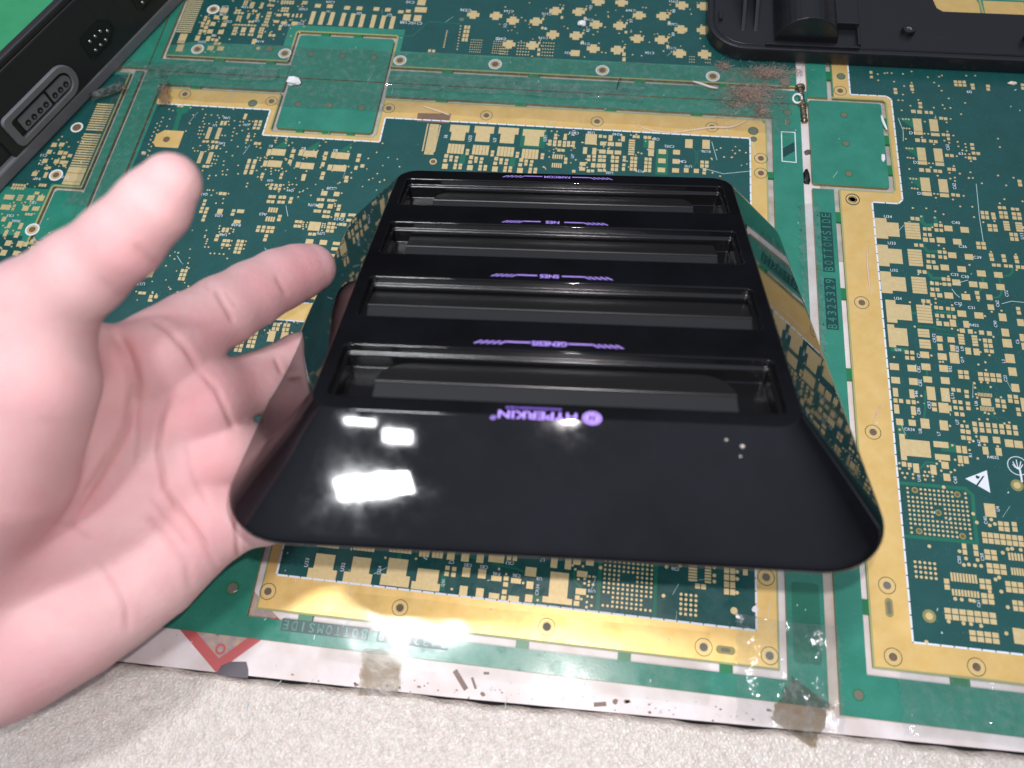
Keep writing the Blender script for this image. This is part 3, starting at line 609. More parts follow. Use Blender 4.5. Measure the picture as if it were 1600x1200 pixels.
# large board lettering on the rail, reading upwards
def rail_text(board, body, x, y0, y1, w, rot):
    L = abs(y1 - y0)
    n = len(body); step = L / n
    bar = MB(); let = MB()
    for k, ch in enumerate(body):
        t = (k + .5) * step
        cx, cy = (x, y0 + t) if rot > 0 and abs(rot) < 2 else (y0 - t, x)
        if ch == ' ': continue
        hw, hh = (w / 2, step * .5) if abs(rot) < 2 else (step * .5, w / 2)
        bar.box(cx - hw, cy - hh, 0.02, cx + hw, cy + hh, 0.045)
        add_text(let, ch, cx, cy, 0.075, w * .74, rot, step * (.2 if ch == 'I' else .62))
    bar.build('lettering_field', M['dark_ink'], board.root)
    tag(let.build('board_lettering', M['mask_light'], board.root))
a = U(1301, 515); b = U(1290, 332)
rail_text(RB, 'B4325329 BOTTOMSIDE', (a[0] + b[0]) / 2, a[1], b[1], 5.6, math.pi / 2)
R_ITEMS = list(RB.items)
RB.finish()

# ---- middle board
MBD = Board('circuit board under the black game console, gold borders with a tan label corner below', (-20, 160, 0))
inner = [(-257, 312), (-184.8, 312), (-184.8, 284.5), (-124.2, 284.5), (-124.2, 312), (84.5, 312), (87, 309.5), (87, 31), (-126.5, 31), (-126.5, 95), (-257, 95)]
MBD.slab('inner_panel', inner, M['mask_light'])
MBD.sheet('dark_field', [(-255.5, 299.5), (-187.8, 299.5), (-187.8, 281.4), (-121, 281.4), (-121, 298.4), (76.5, 298.4), (78.2, 296.5), (78.2, 45), (-119.5, 45.6), (-121, 47), (-121, 97), (-255.5, 97)], M['mask_dark'], Z_MASK)
MBD.sheet('gold_border', [(-256.4, 311.4), (-185.4, 311.4), (-185.4, 286), (-183.5, 283.8), (-125.5, 283.8), (-123.6, 286), (-123.6, 311.4), (84.3, 311.4), (86.4, 309.3), (86.4, 31.6), (-125.8, 31.6), (-125.8, 97), (-121.2, 97), (-121.2, 45.3), (78.4, 44.7), (78.4, 298.7), (-121.3, 298.7), (-121.3, 281), (-188.2, 281), (-188.2, 299.8), (-256.4, 299.8)], M['gold'], Z_GOLD)
MBD.slab('waste_rail', [(-184.5, 324.1), (-270, 324.1), (-270, 60), (-258.5, 60), (-258.5, 314.6), (-184.5, 314.6)], M['mask_light'])
MBD.slab('waste_rail', [(-124.5, 324.1), (105.3, 324.1), (105.3, 19.2), (90.3, 19.2), (90.3, 314.6), (-124.5, 314.6)], M['mask_light'])
MBD.slab('waste_rail', [(-152.3, 19.2), (90.2, 19.2), (90.2, 27.6), (-129.6, 27.6), (-129.6, 80), (-200, 80), (-200, 19.4)], M['mask_light'])
MBD.slab('knockout_panel', rrect(-182.2, 287, -127, 324.1, 2, corners=(0, 0, 1, 1)), M['mask_light'])
MBD.slab('knockout_panel', rrect(92.5, 34.5, 103.5, 66, 1.5), M['mask_mid'], -1.6, 0.06)
MBD.lip([(-185, 311.6), (-185, 285.8), (-183.3, 284), (-125.7, 284), (-124, 285.8), (-124, 311.6)], 1.1)
MBD.lip([(-256.8, 311.8), (-185, 311.8)], 0.8); MBD.lip([(-124, 311.8), (86.8, 311.8), (86.8, 31.2), (-126, 31.2), (-126, 95)], 0.8)
MBD.dashes([(-256, 299.6), (-188.2, 299.6), (-188.2, 281.2), (-121.3, 281.2), (-121.3, 298.6), (78.3, 298.6), (78.3, 44.9), (-121.2, 45.5), (-121.2, 97)], w=.8)
for (a, b) in ((-240, -234), (-95, -89), (-50, -44), (0, 6), (47, 53)): MBD.tab(a, 311.9, b, 314.7)
for (a, b) in ((-170, -166), (-155, -151), (-141, -137)): MBD.tab(a, 284.4, b, 287.1)
for (a, b) in ((273, 277), (230, 235), (120, 126)): MBD.tab(86.9, a, 90.4, b)
for (a, b) in ((-108, -102), (-65, -59), (-17, -12), (24, 29), (64, 69)): MBD.tab(a, 27.5, b, 31.1)
MBD.crop(400, 0, .25)
for q in ((97, 633), (830, 677), (1440, 722)): MBD.ghole(*q)
for q in ((262, 652), (460, 662), (660, 675)): MBD.phole(*q)
MBD.crop(780, 0, .25); MBD.ghole(612, 760); MBD.ghole(1330, 795)
MBD.crop(0, 0, 450 / 1588); MBD.ghole(1020, 520); MBD.phole(1393, 570, 2.1, .06)
MBD.crop(1080, 0, .325); MBD.ghole(335, 762); MBD.ghole(335, 833); MBD.phole(298, 630, 2.2, .06); MBD.phole(300, 670, 1.4, .06); MBD.phole(462, 540, 1.8); MBD.phole(462, 586, 1.5)
MBD.crop(250, 820, .3125); MBD.ghole(540, 333); MBD.ghole(1200, 415, 3.4); MBD.phole(362, 318, 2.3)
MBD.crop(700, 820, .3125); MBD.ghole(494, 510, dusty=True); MBD.ghole(1278, 612, dusty=True); MBD.ghole(1590, 262, dusty=True); MBD.ghole(1608, 655, dusty=True)
P0 = U(700 + 1388 * .3125, 820 + 627 * .3125)
MBD_ov = [(P0[0] + 1.6 * math.cos(a) + (2.2 if math.cos(a) > 0 else -2.2), P0[1] + 1.6 * math.sin(a)) for a in np.linspace(0.01, 2 * math.pi + .01, 25)[:-1]]
MB().prism(MBD_ov, 0.05, Z_GOLD + .03).build('oval_slot', M['laminate'], MBD.root)
MB().prism([(P0[0] + (q[0] - P0[0]) * .5, P0[1] + (q[1] - P0[1]) * .5) for q in MBD_ov], 0.05, Z_GOLD + .06).build('oval_opening', M['hole_grey'], MBD.root)
# square test land with a hole
MBD.crop(230, 150, .1375)
P0 = U(*MBD.px(226, 495))
MB().prism([(P0[0] - 3.4, P0[1] + 6.5), (P0[0] + 8.2, P0[1] + 6.5), (P0[0] + 8.2, P0[1] - 5.6), (P0[0] - 5, P0[1] - 5.6), (P0[0] - 7.2, P0[1] - 3), (P0[0] - 7.2, P0[1] + 3)], 0.04, Z_PAD).build('contact_pad', M['gold'], MBD.root)
MB().disc(P0[0] - .3, P0[1], Z_PAD + .03, 2.0, 20, 0.05).build('drilled_hole', M['hole'], MBD.root)
MBD.patch((340, 80), (530, 95), (450, 190), (395, 215), (330, 425), (275, 420), (345, 200), (330, 170))
MBD.p((360,112,32,26),(397,116,32,26),(645,518,32,24),(686,519,32,24),(747,522,34,26),(789,526,34,26),(848,310,30,50),(889,310,30,48),(745,582,30,46),(790,582,26,46),(647,800,34,28),(688,803,36,28),(1120,220,34,34),(1108,252,34,28),(1239,291,34,28),(1289,294,34,30),(1230,327,34,28),(1280,330,34,28),(1217,365,34,28),(1263,369,34,28),(1150,460,34,30),(1136,500,34,28),(1234,540,38,30),(1276,543,34,28),(1384,640,46,70),(1492,640,158,72),(1342,768,46,66),(1450,772,158,72),(1313,888,34,28),(1302,922,34,30),(1530,893,32,28),(1518,930,32,28),(1418,1010,34,28),(1466,1015,34,28),(1515,1018,34,30),(1404,1052,34,28),(1454,1054,34,28),(1503,1060,34,30))
for q in ((655,355,745,488,1,9),(765,362,855,492,1,9),(560,630,650,765,1,9),(665,638,758,770,1,9)): MBD.g(*q, fh=.85)
for q in ((1092,715,1185,892,1,3),(1158,720,1252,892,1,3)): MBD.g(*q, fh=.85)
MBD.v((180,247),(258,263),(162,295),(115,315),(143,341),(97,363),(124,390),(77,411),(106,437),(57,458),(40,500),(68,527),(20,550),(48,576),(30,626),(10,676),(251,152),(295,169),(226,347),(525,218),(632,152),(665,213),(731,218),(802,222),(862,229),(649,251),(820,250),(635,290),(652,320),(704,316),(598,355),(640,355),(595,395),(625,396),(580,435),(610,436),(648,437),(595,476),(790,300),(925,290),(993,283),(930,328),(992,369),(979,411),(1020,430),(970,456),(960,505),(852,450),(887,452),(876,565),(833,600),(900,637),(970,680),(872,743),(868,787),(1030,577),(1034,791),(1033,886),(913,840),(857,855),(858,894),(900,899),(783,906),(710,908),(694,940),(752,995),(1141,994),(1130,1030),(1082,395),(1053,337),(1058,293),(1092,296),(1160,286),(1201,290),(1166,322),(1150,378),(1226,434),(1217,461),(1158,429),(1124,536),(1121,585),(1182,505),(1243,577),(1288,592),(980,152),(496,136),(442,400),(487,315),(352,496),(605,567),(522,594),(540,626),(577,626),(665,632),(697,563),(709,583),(700,610),(769,683),(807,686),(760,725),(790,728),(775,770),(740,768),(728,795),(630,850),(1255,702),(1290,708),(1283,733),(1365,683),(1356,710),(1422,703),(1300,804),(1245,850),(1257,921),(1300,955),(1408,858),(1410,888),(1460,845),(1497,850),(1580,857),(1570,714),(1475,478),(1467,505),(1460,530),(1590,480),(1584,508),(1576,537), r=.5)
for b, x, y in (('U46',905,252),('U1',772,335),('U45',848,540),('Q43',1125,328),('Q20',1400,962),('B1',1408,572)): MBD.t(b, x, y, 26, math.pi)
MBD.crop(400, 0, .25)
MBD.p((282,955,28,36),(340,962,84,38),(262,1030,28,34),(320,1038,84,38),(485,970,28,36),(542,975,84,40),(462,1047,28,34),(522,1052,84,38),(235,945,24,22),(225,975,24,22),(213,1012,22,26),(437,960,24,22),(430,990,22,24),(418,1028,22,28),(645,973,24,22),(637,1002,24,22),(665,1038,24,20),(625,1050,20,24),(420,1085,24,22),(412,1112,24,22),(300,1100,26,22),(295,1120,24,20),(566,1110,24,20),(563,1132,24,18),(38,1090,24,22))
MBD.patch((110,925),(205,865),(190,925)); MBD.patch((310,935),(400,880),(385,938)); MBD.patch((515,950),(605,890),(590,950))
MBD.scatter(20, 860, 900, 1180, 70, 4)
MBD.t('B2', 297, 930, 16, math.pi); MBD.t('B3', 497, 942, 16, math.pi); MBD.t('C622', 475, 1180, 16, math.pi)
MBD.crop(300, 270, .1625)
MBD.p((277,200,34,28),(315,203,34,28),(125,270,30,24),(114,304,30,26),(99,341,32,26),(87,375,32,26),(146,347,32,28),(132,380,32,28),(120,419,32,28),(108,454,32,28),(270,372,50,46),(402,366,32,26),(390,400,34,26),(468,371,68,34),(435,471,66,32),(303,550,28,44),(340,552,28,44),(246,608,34,28),(233,644,36,28),(313,653,34,28),(351,656,34,28),(298,692,34,28),(340,697,34,28),(754,230,34,28),(790,232,32,28),(737,277,36,28),(776,280,32,28),(851,236,34,28),(889,238,32,28),(838,282,34,28),(876,284,32,28),(955,249,32,28),(944,282,34,28),(846,419,34,26),(836,452,34,28),(643,522,34,26),(692,524,34,28),(739,528,34,28),(778,530,34,28),(632,555,34,28),(681,559,34,28),(727,565,34,28),(768,566,34,28),(714,608,34,28),(702,644,34,30),(1272,198,58,44),(1391,206,54,42),(1218,258,34,28),(1256,260,34,28),(1318,265,34,24),(1356,268,34,26),(1238,318,48,42),(1330,323,48,42),(1416,320,34,26),(1408,352,34,28),(1187,368,34,28),(1224,370,34,28),(1278,374,32,28),(1315,377,32,28),(1269,420,34,28),(1306,423,34,28),(1395,405,44,38),(1452,409,44,40),(1540,407,72,26),(1518,458,64,26),(1008,470,34,26),(1046,473,34,26),(995,513,34,28),(1033,515,34,28),(1178,515,112,84),(1136,590,34,26),(1177,592,34,28),(1322,489,34,26),(1363,492,34,26),(1313,524,34,28),(1354,527,34,28),(1305,559,34,28),(1346,562,34,28),(1430,497,34,26),(1468,500,34,28),(1130,662,72,46),(1263,671,70,46),(1397,682,84,30),(1380,733,80,30),(1355,797,70,28),(1077,35,30,26),(1068,66,30,26),(680,15,30,22),(671,42,30,26))
MBD.g(200,345,340,398,1,4,fh=.8); MBD.g(395,643,505,780,2,4); MBD.g(728,333,830,385,4,1,fw=.75); MBD.g(702,420,803,472,4,1,fw=.75)
MBD.v((240,197),(352,203),(303,251),(232,294),(296,294),(535,103),(525,136),(205,103),(158,57),(168,30),(232,27),(150,168),(170,168),(205,170),(187,217),(268,513),(262,537),(376,536),(402,548),(397,570),(360,586),(265,570),(384,656),(370,700),(290,724),(520,660),(508,694),(498,732),(360,732),(140,555),(128,605),(122,620),(150,640),(143,660),(135,682),(125,714),(160,716),(178,776),(217,777),(265,781),(305,784),(340,825),(967,113),(1006,117),(1036,187),(1022,234),(1143,219),(883,118),(890,155),(836,183),(920,145),(1075,478),(1110,480),(1068,498),(1100,502),(1068,518),(1100,522),(1070,540),(1260,490),(1280,492),(1255,508),(1278,510),(1250,525),(1275,528),(1250,555),(1385,530),(1400,497),(1340,427),(1385,268),(1200,315),(1375,300),(1377,322),(1440,198),(1258,165),(445,12),(297,18),(330,22), r=.5)
for b, x, y in (('Q63',122,207),('U20',258,412),('R428',425,503),('U46',300,598),('Q44',946,170),('C630',1345,152),('RU76',1165,312),('C623',1415,446),('U75',1240,583),('J19',1065,695),('A63',685,400)): MBD.t(b, x, y, 26, math.pi)
MBD.tr([(995,235),(1060,270),(1100,282),(1160,283)], 6)
MBD.crop(200, 370, .1917)
MBD.p((100,458,30,22),(132,460,28,22),(188,487,28,26),(229,490,28,24),(178,517,28,24),(1170,812,56,86),(1272,820,56,84),(757,935,90,62),(625,937,28,24),(760,865,30,26),(1190,880,30,28))
for q in ((405,262,490,358,2,3),(862,725,985,940,2,6),(963,695,1085,908,2,6),(1100,683,1170,712,2,1),(1170,700,1245,768,2,2),(1255,705,1325,772,2,2)): MBD.g(*q)
MBD.g(150,150,260,330,1,16,fh=.7); MBD.g(598,960,692,1015,4,1,fw=.7); MBD.g(572,1050,662,1105,4,1,fw=.7)
for pts in ([(1090,720),(1110,760),(1120,800)],[(1140,720),(1130,760),(1120,800)],[(1070,800),(1110,820)],[(1050,890),(1090,860)],[(300,175),(315,205),(295,250)],[(280,180),(295,205),(270,245)]): MBD.tr(pts, 5)
MBD.scatter(60, 100, 520, 540, 35, 5); MBD.scatter(1090, 690, 1360, 860, 20, 6)
MBD.t('C18', 745, 985, 24, math.pi); MBD.t('A68', 700, 1052, 24, math.pi); MBD.t('U17', 108, 384, 24, math.pi)
y1 = U(468, 473)[1]; y0 = U(440, 500)[1]
MB().box(-205, y0, 0.03, -100, y1, Z_GOLD).build('gold_bar', M['gold'], MBD.root)
MBD.dashes([(-205, y0), (-100, y0)], w=.7); MBD.dashes([(-205, y1), (-100, y1)], w=.7)
MB().box(-150, y1 + 2.5, 0.03, -128, y1 + 13, Z_PAD).build('contact_pad', M['gold'], MBD.root)
MBD.crop(650, 180, .15625)
MBD.g(80, 88, 235, 395, 1, 24, fh=.85)
for k in range(22):
    MBD.v((120 - 2.6 * k, 92 + 12.5 * k), (245 - 2.9 * k, 107 + 12.2 * k), r=.45)
P0 = U(*MBD.px(172, 465)); MBD.rh(P0[0], P0[1], 2.0, 1.35, .06, 'pad', False, 1.0)
MBD.tpady((335,95,540,175),(342,165,498,258)); MBD.tpady((580,108,787,187),(588,177,745,270)); MBD.tpady((822,120,1032,196),(835,186,990,286)); MBD.tpady((1065,140,1287,218),(1080,208,1240,311))
MBD.patchr(1035,122,1312,332)
for q in ((308,285,488,390),(557,297,735,402),(805,313,985,418),(1052,337,1228,442)): MBD.g(*q, 5, 1, fw=.9)
for k in range(4):
    for q in ((303,408,38,36),(352,418,34,30),(408,423,34,26),(292,455,38,32),(400,457,32,28),(348,450,30,26),(289,512,56,50),(394,498,32,28),(388,528,34,26),(445,500,34,28),(440,530,34,24),(516,353,34,26),(511,385,32,28)):
        MBD.p((q[0] + 250 * k, q[1] + 14 * k, q[2], q[3]))
    if k in (0, 2): MBD.patchr(430 + 250 * k, 395 + 12 * k, 500 + 250 * k, 490 + 12 * k)
MBD.p((1340,262,34,28),(1337,293,34,26),(1398,199,30,26),(1395,230,34,28),(1389,267,34,28),(1385,298,34,28),(1437,268,34,26),(1434,299,34,28),(1494,205,30,34),(1490,236,34,28),(1485,274,34,26),(1482,304,34,28),(1527,275,32,28),(1524,304,32,28),(1430,351,34,26),(1470,353,34,26),(1498,440,32,32),(1495,475,32,26))
MBD.g(1362,392,1468,440,5,1,fw=.7); MBD.g(1355,478,1458,528,5,1,fw=.7)
for b, x, y in (('36',297,215),('U25',540,235),('U3',787,250),('U31',1293,235),('R11',1575,180)): MBD.t(b, x, y, 26, math.pi / 2)
MBD.scatter(1200, 150, 1590, 540, 18, 8)
MBD.crop(880, 190, .1875)
MBD.p((232,148,96,86),(310,123,28,26),(347,127,28,22),(394,138,34,48),(498,144,32,44),(332,184,50,32),(397,188,52,32),(461,191,52,32),(182,242,34,56),(259,248,34,56),(326,251,54,32),(390,255,54,32),(456,259,54,32),(18,104,26,24),(16,140,24,24),(43,175,28,22),(85,176,28,22),(43,200,28,22),(82,202,28,22),(22,308,28,24),(20,340,28,24),(214,291,30,22),(212,320,28,22),(258,292,30,22),(256,320,28,22),(306,292,30,24),(342,294,30,24),(306,324,34,26),(340,326,28,24),(162,354,50,30),(158,396,48,28),(250,365,36,36),(296,367,36,34),(336,368,36,34),(510,298,26,22),(508,324,26,20),(505,362,26,22),(502,396,26,30),(592,126,26,24),(624,128,26,24),(684,132,28,24),(719,134,28,24),(735,193,48,66),(733,246,48,28),(731,274,46,28),(826,252,62,38),(822,328,62,38),(818,404,62,38),(944,256,58,38),(940,333,58,38),(936,408,58,36),(1047,185,62,72),(1190,191,62,74),(1025,407,40,36),(1109,412,42,34),(1178,402,30,24),(1174,430,28,22),(88,415,28,22),(210,412,28,24),(244,412,28,22),(305,408,34,22),(342,408,28,22))
MBD.g(540,150,600,280,1,7,fh=.7)
for q in ((395,287,465,345,2,2),(395,355,460,415,2,2),(553,292,618,412,2,4),(672,300,738,423,2,4),(1142,325,1212,385,2,2)): MBD.g(*q)
MBD.patchr(766,228,878,446); MBD.patchr(666,145,724,222)
MBD.tr([(1070,220),(1105,250),(1105,350),(1080,380)], 7); MBD.tr([(1165,225),(1120,255),(1120,345),(1150,370)], 7)
MBD.scatter(60, 100, 760, 420, 45, 9); MBD.scatter(1230, 170, 1540, 470, 16, 10)
for b, x, y in (('CR13',90,97),('U38',232,95),('R240',448,108),('C89',772,148),('C292',885,208),('C84',995,335),('R170',1190,250),('U10',1042,375),('P124',638,415),('U30',385,428)): MBD.t(b, x, y, 20, math.pi)
MBD.t('U7', 78, 290, 20, math.pi / 2)
# strip above the near gold border: the same circuit as the right-hand board, turned a quarter
for it in R_ITEMS:
    def mp(x, y): return (26.3 - (y - 101.2), 59.7 + (x - 154.1))
    if it[0] in ('rect', 'disc', 'text'):
        i0 = 2 if it[0] == 'text' else 1
        X, Y = mp(it[i0], it[i0 + 1])
        if Y > 110 or X < -118 or X > 76 or Y < 46: continue
        if it[0] == 'rect': MBD.items.append(('rect', X, Y, it[4], it[3], it[5] * 1.05))
        elif it[0] == 'disc': MBD.items.append(('disc', X, Y, it[3]))
        else: MBD.items.append(('text', it[1], X, Y, it[4], it[5] + math.pi / 2))
    else:
        P = [mp(*q) for q in it[1]]
        if max(q[1] for q in P) > 110 or min(q[0] for q in P) < -118 or max(q[0] for q in P) > 76: continue
        MBD.items.append((it[0], P) if it[0] != 'trace' else ('trace', P, it[2]))
a = U(440, 975); b = U(700, 1010)
rail_text(MBD, 'B4325329 BOTTOMSIDE', (a[1] + b[1]) / 2 + .4, b[0], a[0], 5.0, math.pi)
# small printed frame on the right-hand rail
def px_frame(board, pts, w):
    P = [tuple(U(*q)[:2]) for q in pts]; MB().ribbon(P + [P[0]], w, .02, .1).build('printed_frame', M['silk'], board.root)
px_frame(MBD, [(1221, 206), (1242, 207), (1244, 254), (1222, 252)], .5)
MB().prism([tuple(U(*q)[:2]) for q in ((1223, 232), (1241, 222), (1242, 236), (1224, 246))], .02, .06).build('printed_stripe', M['dark_ink'], MBD.root)
printed(MBD, 'brown_residue', [[(653, 177), (705, 178), (701, 193), (651, 190)]], M['kapton'], Z_GOLD + .06)
MBD.finish()

# ---- far board
FB = Board('circuit board at the far edge, rows of gold crosses and dark mask', (-60, 370, 0))
FB.slab('inner_panel', [(-262.5, 337), (-187.5, 337), (-187.5, 361.5), (-125.5, 361.5), (-125.5, 337), (104, 337), (104, 520), (-262.5, 520)], M['mask_light'])
FB.sheet('dark_field', [(-250, 349), (-193, 349), (-193, 367), (-122, 367), (-122, 349.5), (104, 349.5), (104, 520), (-262.2, 520), (-262.2, 345)], M['mask_dark'], Z_MASK)
FB.slab('waste_rail', [(-270, 325), (-185, 325), (-185, 334.2), (-270, 334.2)], M['mask_light'])
FB.slab('waste_rail', [(-125, 325), (109.5, 325), (109.5, 334.2), (-125, 334.2)], M['mask_light'])
FB.slab('waste_rail', [(-270, 334.3), (-265, 334.3), (-265, 520), (-270, 520)], M['mask_light'])
FB.slab('waste_rail', [(-345, 326.5), (-270.8, 326.5), (-270.8, 520), (-345, 520)], M['mask_light'])
FB.slab('knockout_panel', rrect(-184.7, 325, -127, 358.8, 2, corners=(1, 1, 0, 0)), M['mask_light'])
FB.lip([(-262.5, 337.3), (-188, 337.3), (-187.3, 338.5), (-187.3, 360.6), (-186, 361.8), (-126.5, 361.8), (-125.3, 360.6), (-125.3, 338.5), (-124.6, 337.3), (104, 337.3)], 1.0)
for (a, b) in ((-232, -226), (-200, -195), (-95, -89), (-45, -39), (15, 21), (62, 68)): FB.tab(a, 334.1, b, 337.1)
for (a, b) in ((-172, -167), (-152, -147)): FB.tab(a, 358.7, b, 361.6)
FB.crop(280, 0, .175)
FB.ringhole(305, 85, 3.9, 1.9); FB.ringhole(165, 440, 3.9, 1.9); FB.ringhole(943, 478, 3.9, 1.9); FB.phole(805, 438, 2.0)
P0 = U(*FB.px(707, 432)); FB.items.append(('disc', P0[0], P0[1], 1.3))
FB.p((402,93,70,42),(333,156,44,32),(412,160,44,32),(302,215,44,34),(400,222,44,34),(276,282,48,36),(373,287,48,36),(164,342,40,44),(260,346,36,44),(239,155,26,22),(231,179,26,22),(265,190,26,22),(255,212,26,22),(213,209,30,22),(207,234,26,20),(241,247,34,26),(194,275,28,22),(184,300,28,20),(229,279,30,24),(299,355,26,22),(334,361,30,24),(325,390,28,22),(358,392,28,22),(282,430,56,36),(370,434,56,36),(575,268,40,44),(652,270,40,44),(890,136,44,22),(958,131,56,22),(1017,140,18,28),(1052,140,16,34),(1089,142,16,34),(868,193,48,22),(936,204,52,22),(1030,210,52,30),(905,235,24,22),(898,260,24,20),(668,372,34,46),(845,318,26,22),(812,316,26,22),(30,345,66,84),(8,430,60,60))
for q in ((500,85,555,105,2,1),(487,107,580,128,3,1),(568,5,620,50,2,3),(505,140,565,190,2,3),(755,105,830,210,3,4),(735,215,780,235,2,1),(490,215,690,236,7,1),(465,240,530,315,2,3),(540,298,590,318,2,1),(612,300,665,322,2,1),(705,245,765,300,2,3),(695,310,745,340,2,1),(905,5,1030,40,5,2),(905,65,985,108,3,2),(785,40,850,60,3,1),(800,0,860,15,2,1),(1095,10,1150,40,3,2),(650,90,700,110,2,1),(615,185,670,205,2,1)): FB.g(*q)
for q in ((622,20,680,75,1,5),(715,25,760,78,1,5),(600,120,640,165,1,4),(680,125,722,175,1,4)): FB.g(*q, fh=.75)
FB.scatter(180, 130, 460, 470, 40, 11); FB.scatter(480, 0, 1130, 360, 60, 12)
yy = 351.5
while yy < 392:
    FB.items.append(('rect', -257.3, yy, 9.4, .95, 3)); yy += 1.75
for b, x, y in (('C29',413,62),('C28',390,130),('C22',443,195),('R600',202,376),('U2',312,318),('R138',720,372),('U91',690,188),('R213',955,226),('C22',1085,213),('C503',1110,84),('U36',585,66),('C204',1350,20),('Q1',1335,103)): FB.t(b, x, y, 18, math.pi)
FB.crop(400, 0, .25)
FB.p((352,112,27,80),(412,115,27,80),(472,117,27,80),(542,122,27,80),(600,125,27,80),(662,130,27,80),(732,134,27,80),(792,138,27,80),(852,142,27,78),(387,37,36,22),(462,40,36,22),(570,50,36,22),(647,53,36,22),(753,57,36,22),(825,62,34,22),(905,75,34,18),(952,70,30,18),(1030,62,74,32),(1035,15,50,36),(943,110,46,38),(1010,115,46,38),(1085,318,18,16),(1110,320,18,16))
FB.ringhole(900, 378, 3.9, 1.9); FB.ringhole(1495, 402, 3.9, 1.9); FB.phole(1285, 122, 1.3)
for q in ((342, 337), (540, 350), (735, 360)): FB.phole(*q)
FB.g(1285,160,1340,260,2,4); FB.g(1330,245,1418,332,6,6,fw=.6,fh=.6,dots=True); FB.g(1472,255,1562,340,6,6,fw=.6,fh=.6,dots=True)
for k in range(9): FB.v((1194 - 2.5 * k, 195 + 12.5 * k), (1280 - 2.8 * k, 165 + 18 * k), r=.5)
FB.tr([(910,225),(980,225),(1030,180),(1080,135),(1270,150),(1285,165)], 7)
for b, x, y in (('Q2',645,85),('Q3',835,95),('C10',965,15),('C108',935,142),('C110',1005,147),('C172',1530,245),('C536',1310,65)): FB.t(b, x, y, 16, math.pi)
def crosses(board, pts):
    for q in pts:
        P0 = U(*board.px(*q)); x, y = P0[0], P0[1]; a, b, c, d = 3.7, 1.55, 1.9, 3.3
        poly = [(-a, -b), (-c, -b), (-c, -d), (c, -d), (c, -b), (a, -b), (a, b), (c, b), (c, d), (-c, d), (-c, b), (-a, b)]
        MB().prism([(x + p[0], y + p[1]) for p in poly], 0.04, Z_PAD).build('contact_pad', M['pad'], board.root)
crosses(FB, ((1358, 93), (1500, 100)))
FB.crop(780, 0, .25)
crosses(FB, ((352,70),(497,75),(620,12),(765,17),(875,97),(1022,102),(1142,35),(1275,40),(85,130),(230,136),(605,155),(752,162),(862,243),(1013,250),(1135,185),(1275,190),(335,217),(480,224),(62,278),(207,285),(588,305),(738,314),(1127,335),(1283,340)))
FB.p((475,333,56,36),(780,340,20,22),(780,372,20,24),(248,312,18,18),(246,340,18,18))
for q in ((352,70),(497,75),(752,162),(480,224),(1022,102),(230,136),(738,314),(207,285),(1013,250)):
    FB.p((q[0] + 44, q[1] - 16, 14, 14), (q[0] + 40, q[1] + 40, 16, 16)); FB.v((q[0] + 50, q[1] - 34), r=.5)
FB.g(105,262,198,350,5,5,fw=.6,fh=.6,dots=True); FB.g(262,262,348,356,5,5,fw=.6,fh=.6,dots=True); FB.g(0,300,60,345,4,3,fw=.6,fh=.6,dots=True)
FB.g(1185,350,1222,395,3,3,fw=.6,fh=.6,dots=True); FB.g(1285,365,1322,400,3,2,fw=.6,fh=.6,dots=True)
FB.scatter(0, 0, 1280, 360, 90, 13)
FB.ringhole(645, 440, 3.9, 1.9); FB.ringhole(1335, 478, 3.9, 1.9)
for b, x, y in (('C164',60,72),('C175',298,88),('C165',558,125),('C174',275,238),('C166',535,275),('C169',822,67),('C156',940,332),('C151',1090,10),('C600',1083,153),('C123',1075,302),('E21',428,332),('C172',15,243)): FB.t(b, x, y, 14, math.pi)
for b, x, y in (('I12',38,160),('I9',292,180),('R3',572,45),('R5',555,190),('R7',825,130),('R8',1090,70),('R9',1088,215)): FB.t(b, x, y, 14, math.pi / 2)
FB.finish()

# ---- left-hand board
LB = Board('circuit board at the left edge between the grey lipped console and the hand', (-320, 230, 0))
LB.slab('inner_panel', [(-520, 60), (-279.5, 60), (-279.5, 200), (-296, 200), (-296, 237.5), (-279.5, 237.5), (-279.5, 322), (-520, 322)], M['mask_light'])
LB.sheet('dark_field', [(-520, 62), (-284, 62), (-284, 199), (-300, 199), (-300, 204), (-520, 204)], M['mask_dark'], Z_MASK)
LB.sheet('dark_field', [(-520, 235), (-297.5, 235), (-297.5, 239), (-280, 239), (-280, 320), (-520, 320)], M['mask_dark'], Z_MASK)
LB.slab('waste_rail', [(-277, 60), (-272.2, 60), (-272.2, 324), (-277, 324)], M['mask_light'])
LB.slab('knockout_panel', rrect(-293.5, 202.5, -277.1, 235, 2), M['mask_light'])
LB.lip([(-279.7, 322), (-279.7, 237.8), (-295, 237.8), (-296.2, 236.5), (-296.2, 201), (-295, 199.8), (-279.7, 199.8), (-279.7, 60)], 1.0)
yy = 252.0
while yy < 297:
    LB.items.append(('rect', -286.2, yy, 10.2, .95, 3)); yy += 1.72
    if 275 < yy < 276.8: yy += 1.7
LB.crop(0, 130, .2415)
for y_, h_ in ((249.0, 4.0), (243.9, 5.6), (239.9, 2.0)): LB.items.append(('rect', -286.2, y_, 10.4, h_, 14))
LB.items.append(('rect', -287, 196.0, 12, 5.0, 12)); LB.items.append(('rect', -287, 189, 12, 7.0, 12))
LB.ringhole(498, 287, 3.6, 2.4, white=True); LB.ringhole(363, 595, 3.9, 1.8); LB.ringhole(210, 947, 3.9, 1.8)
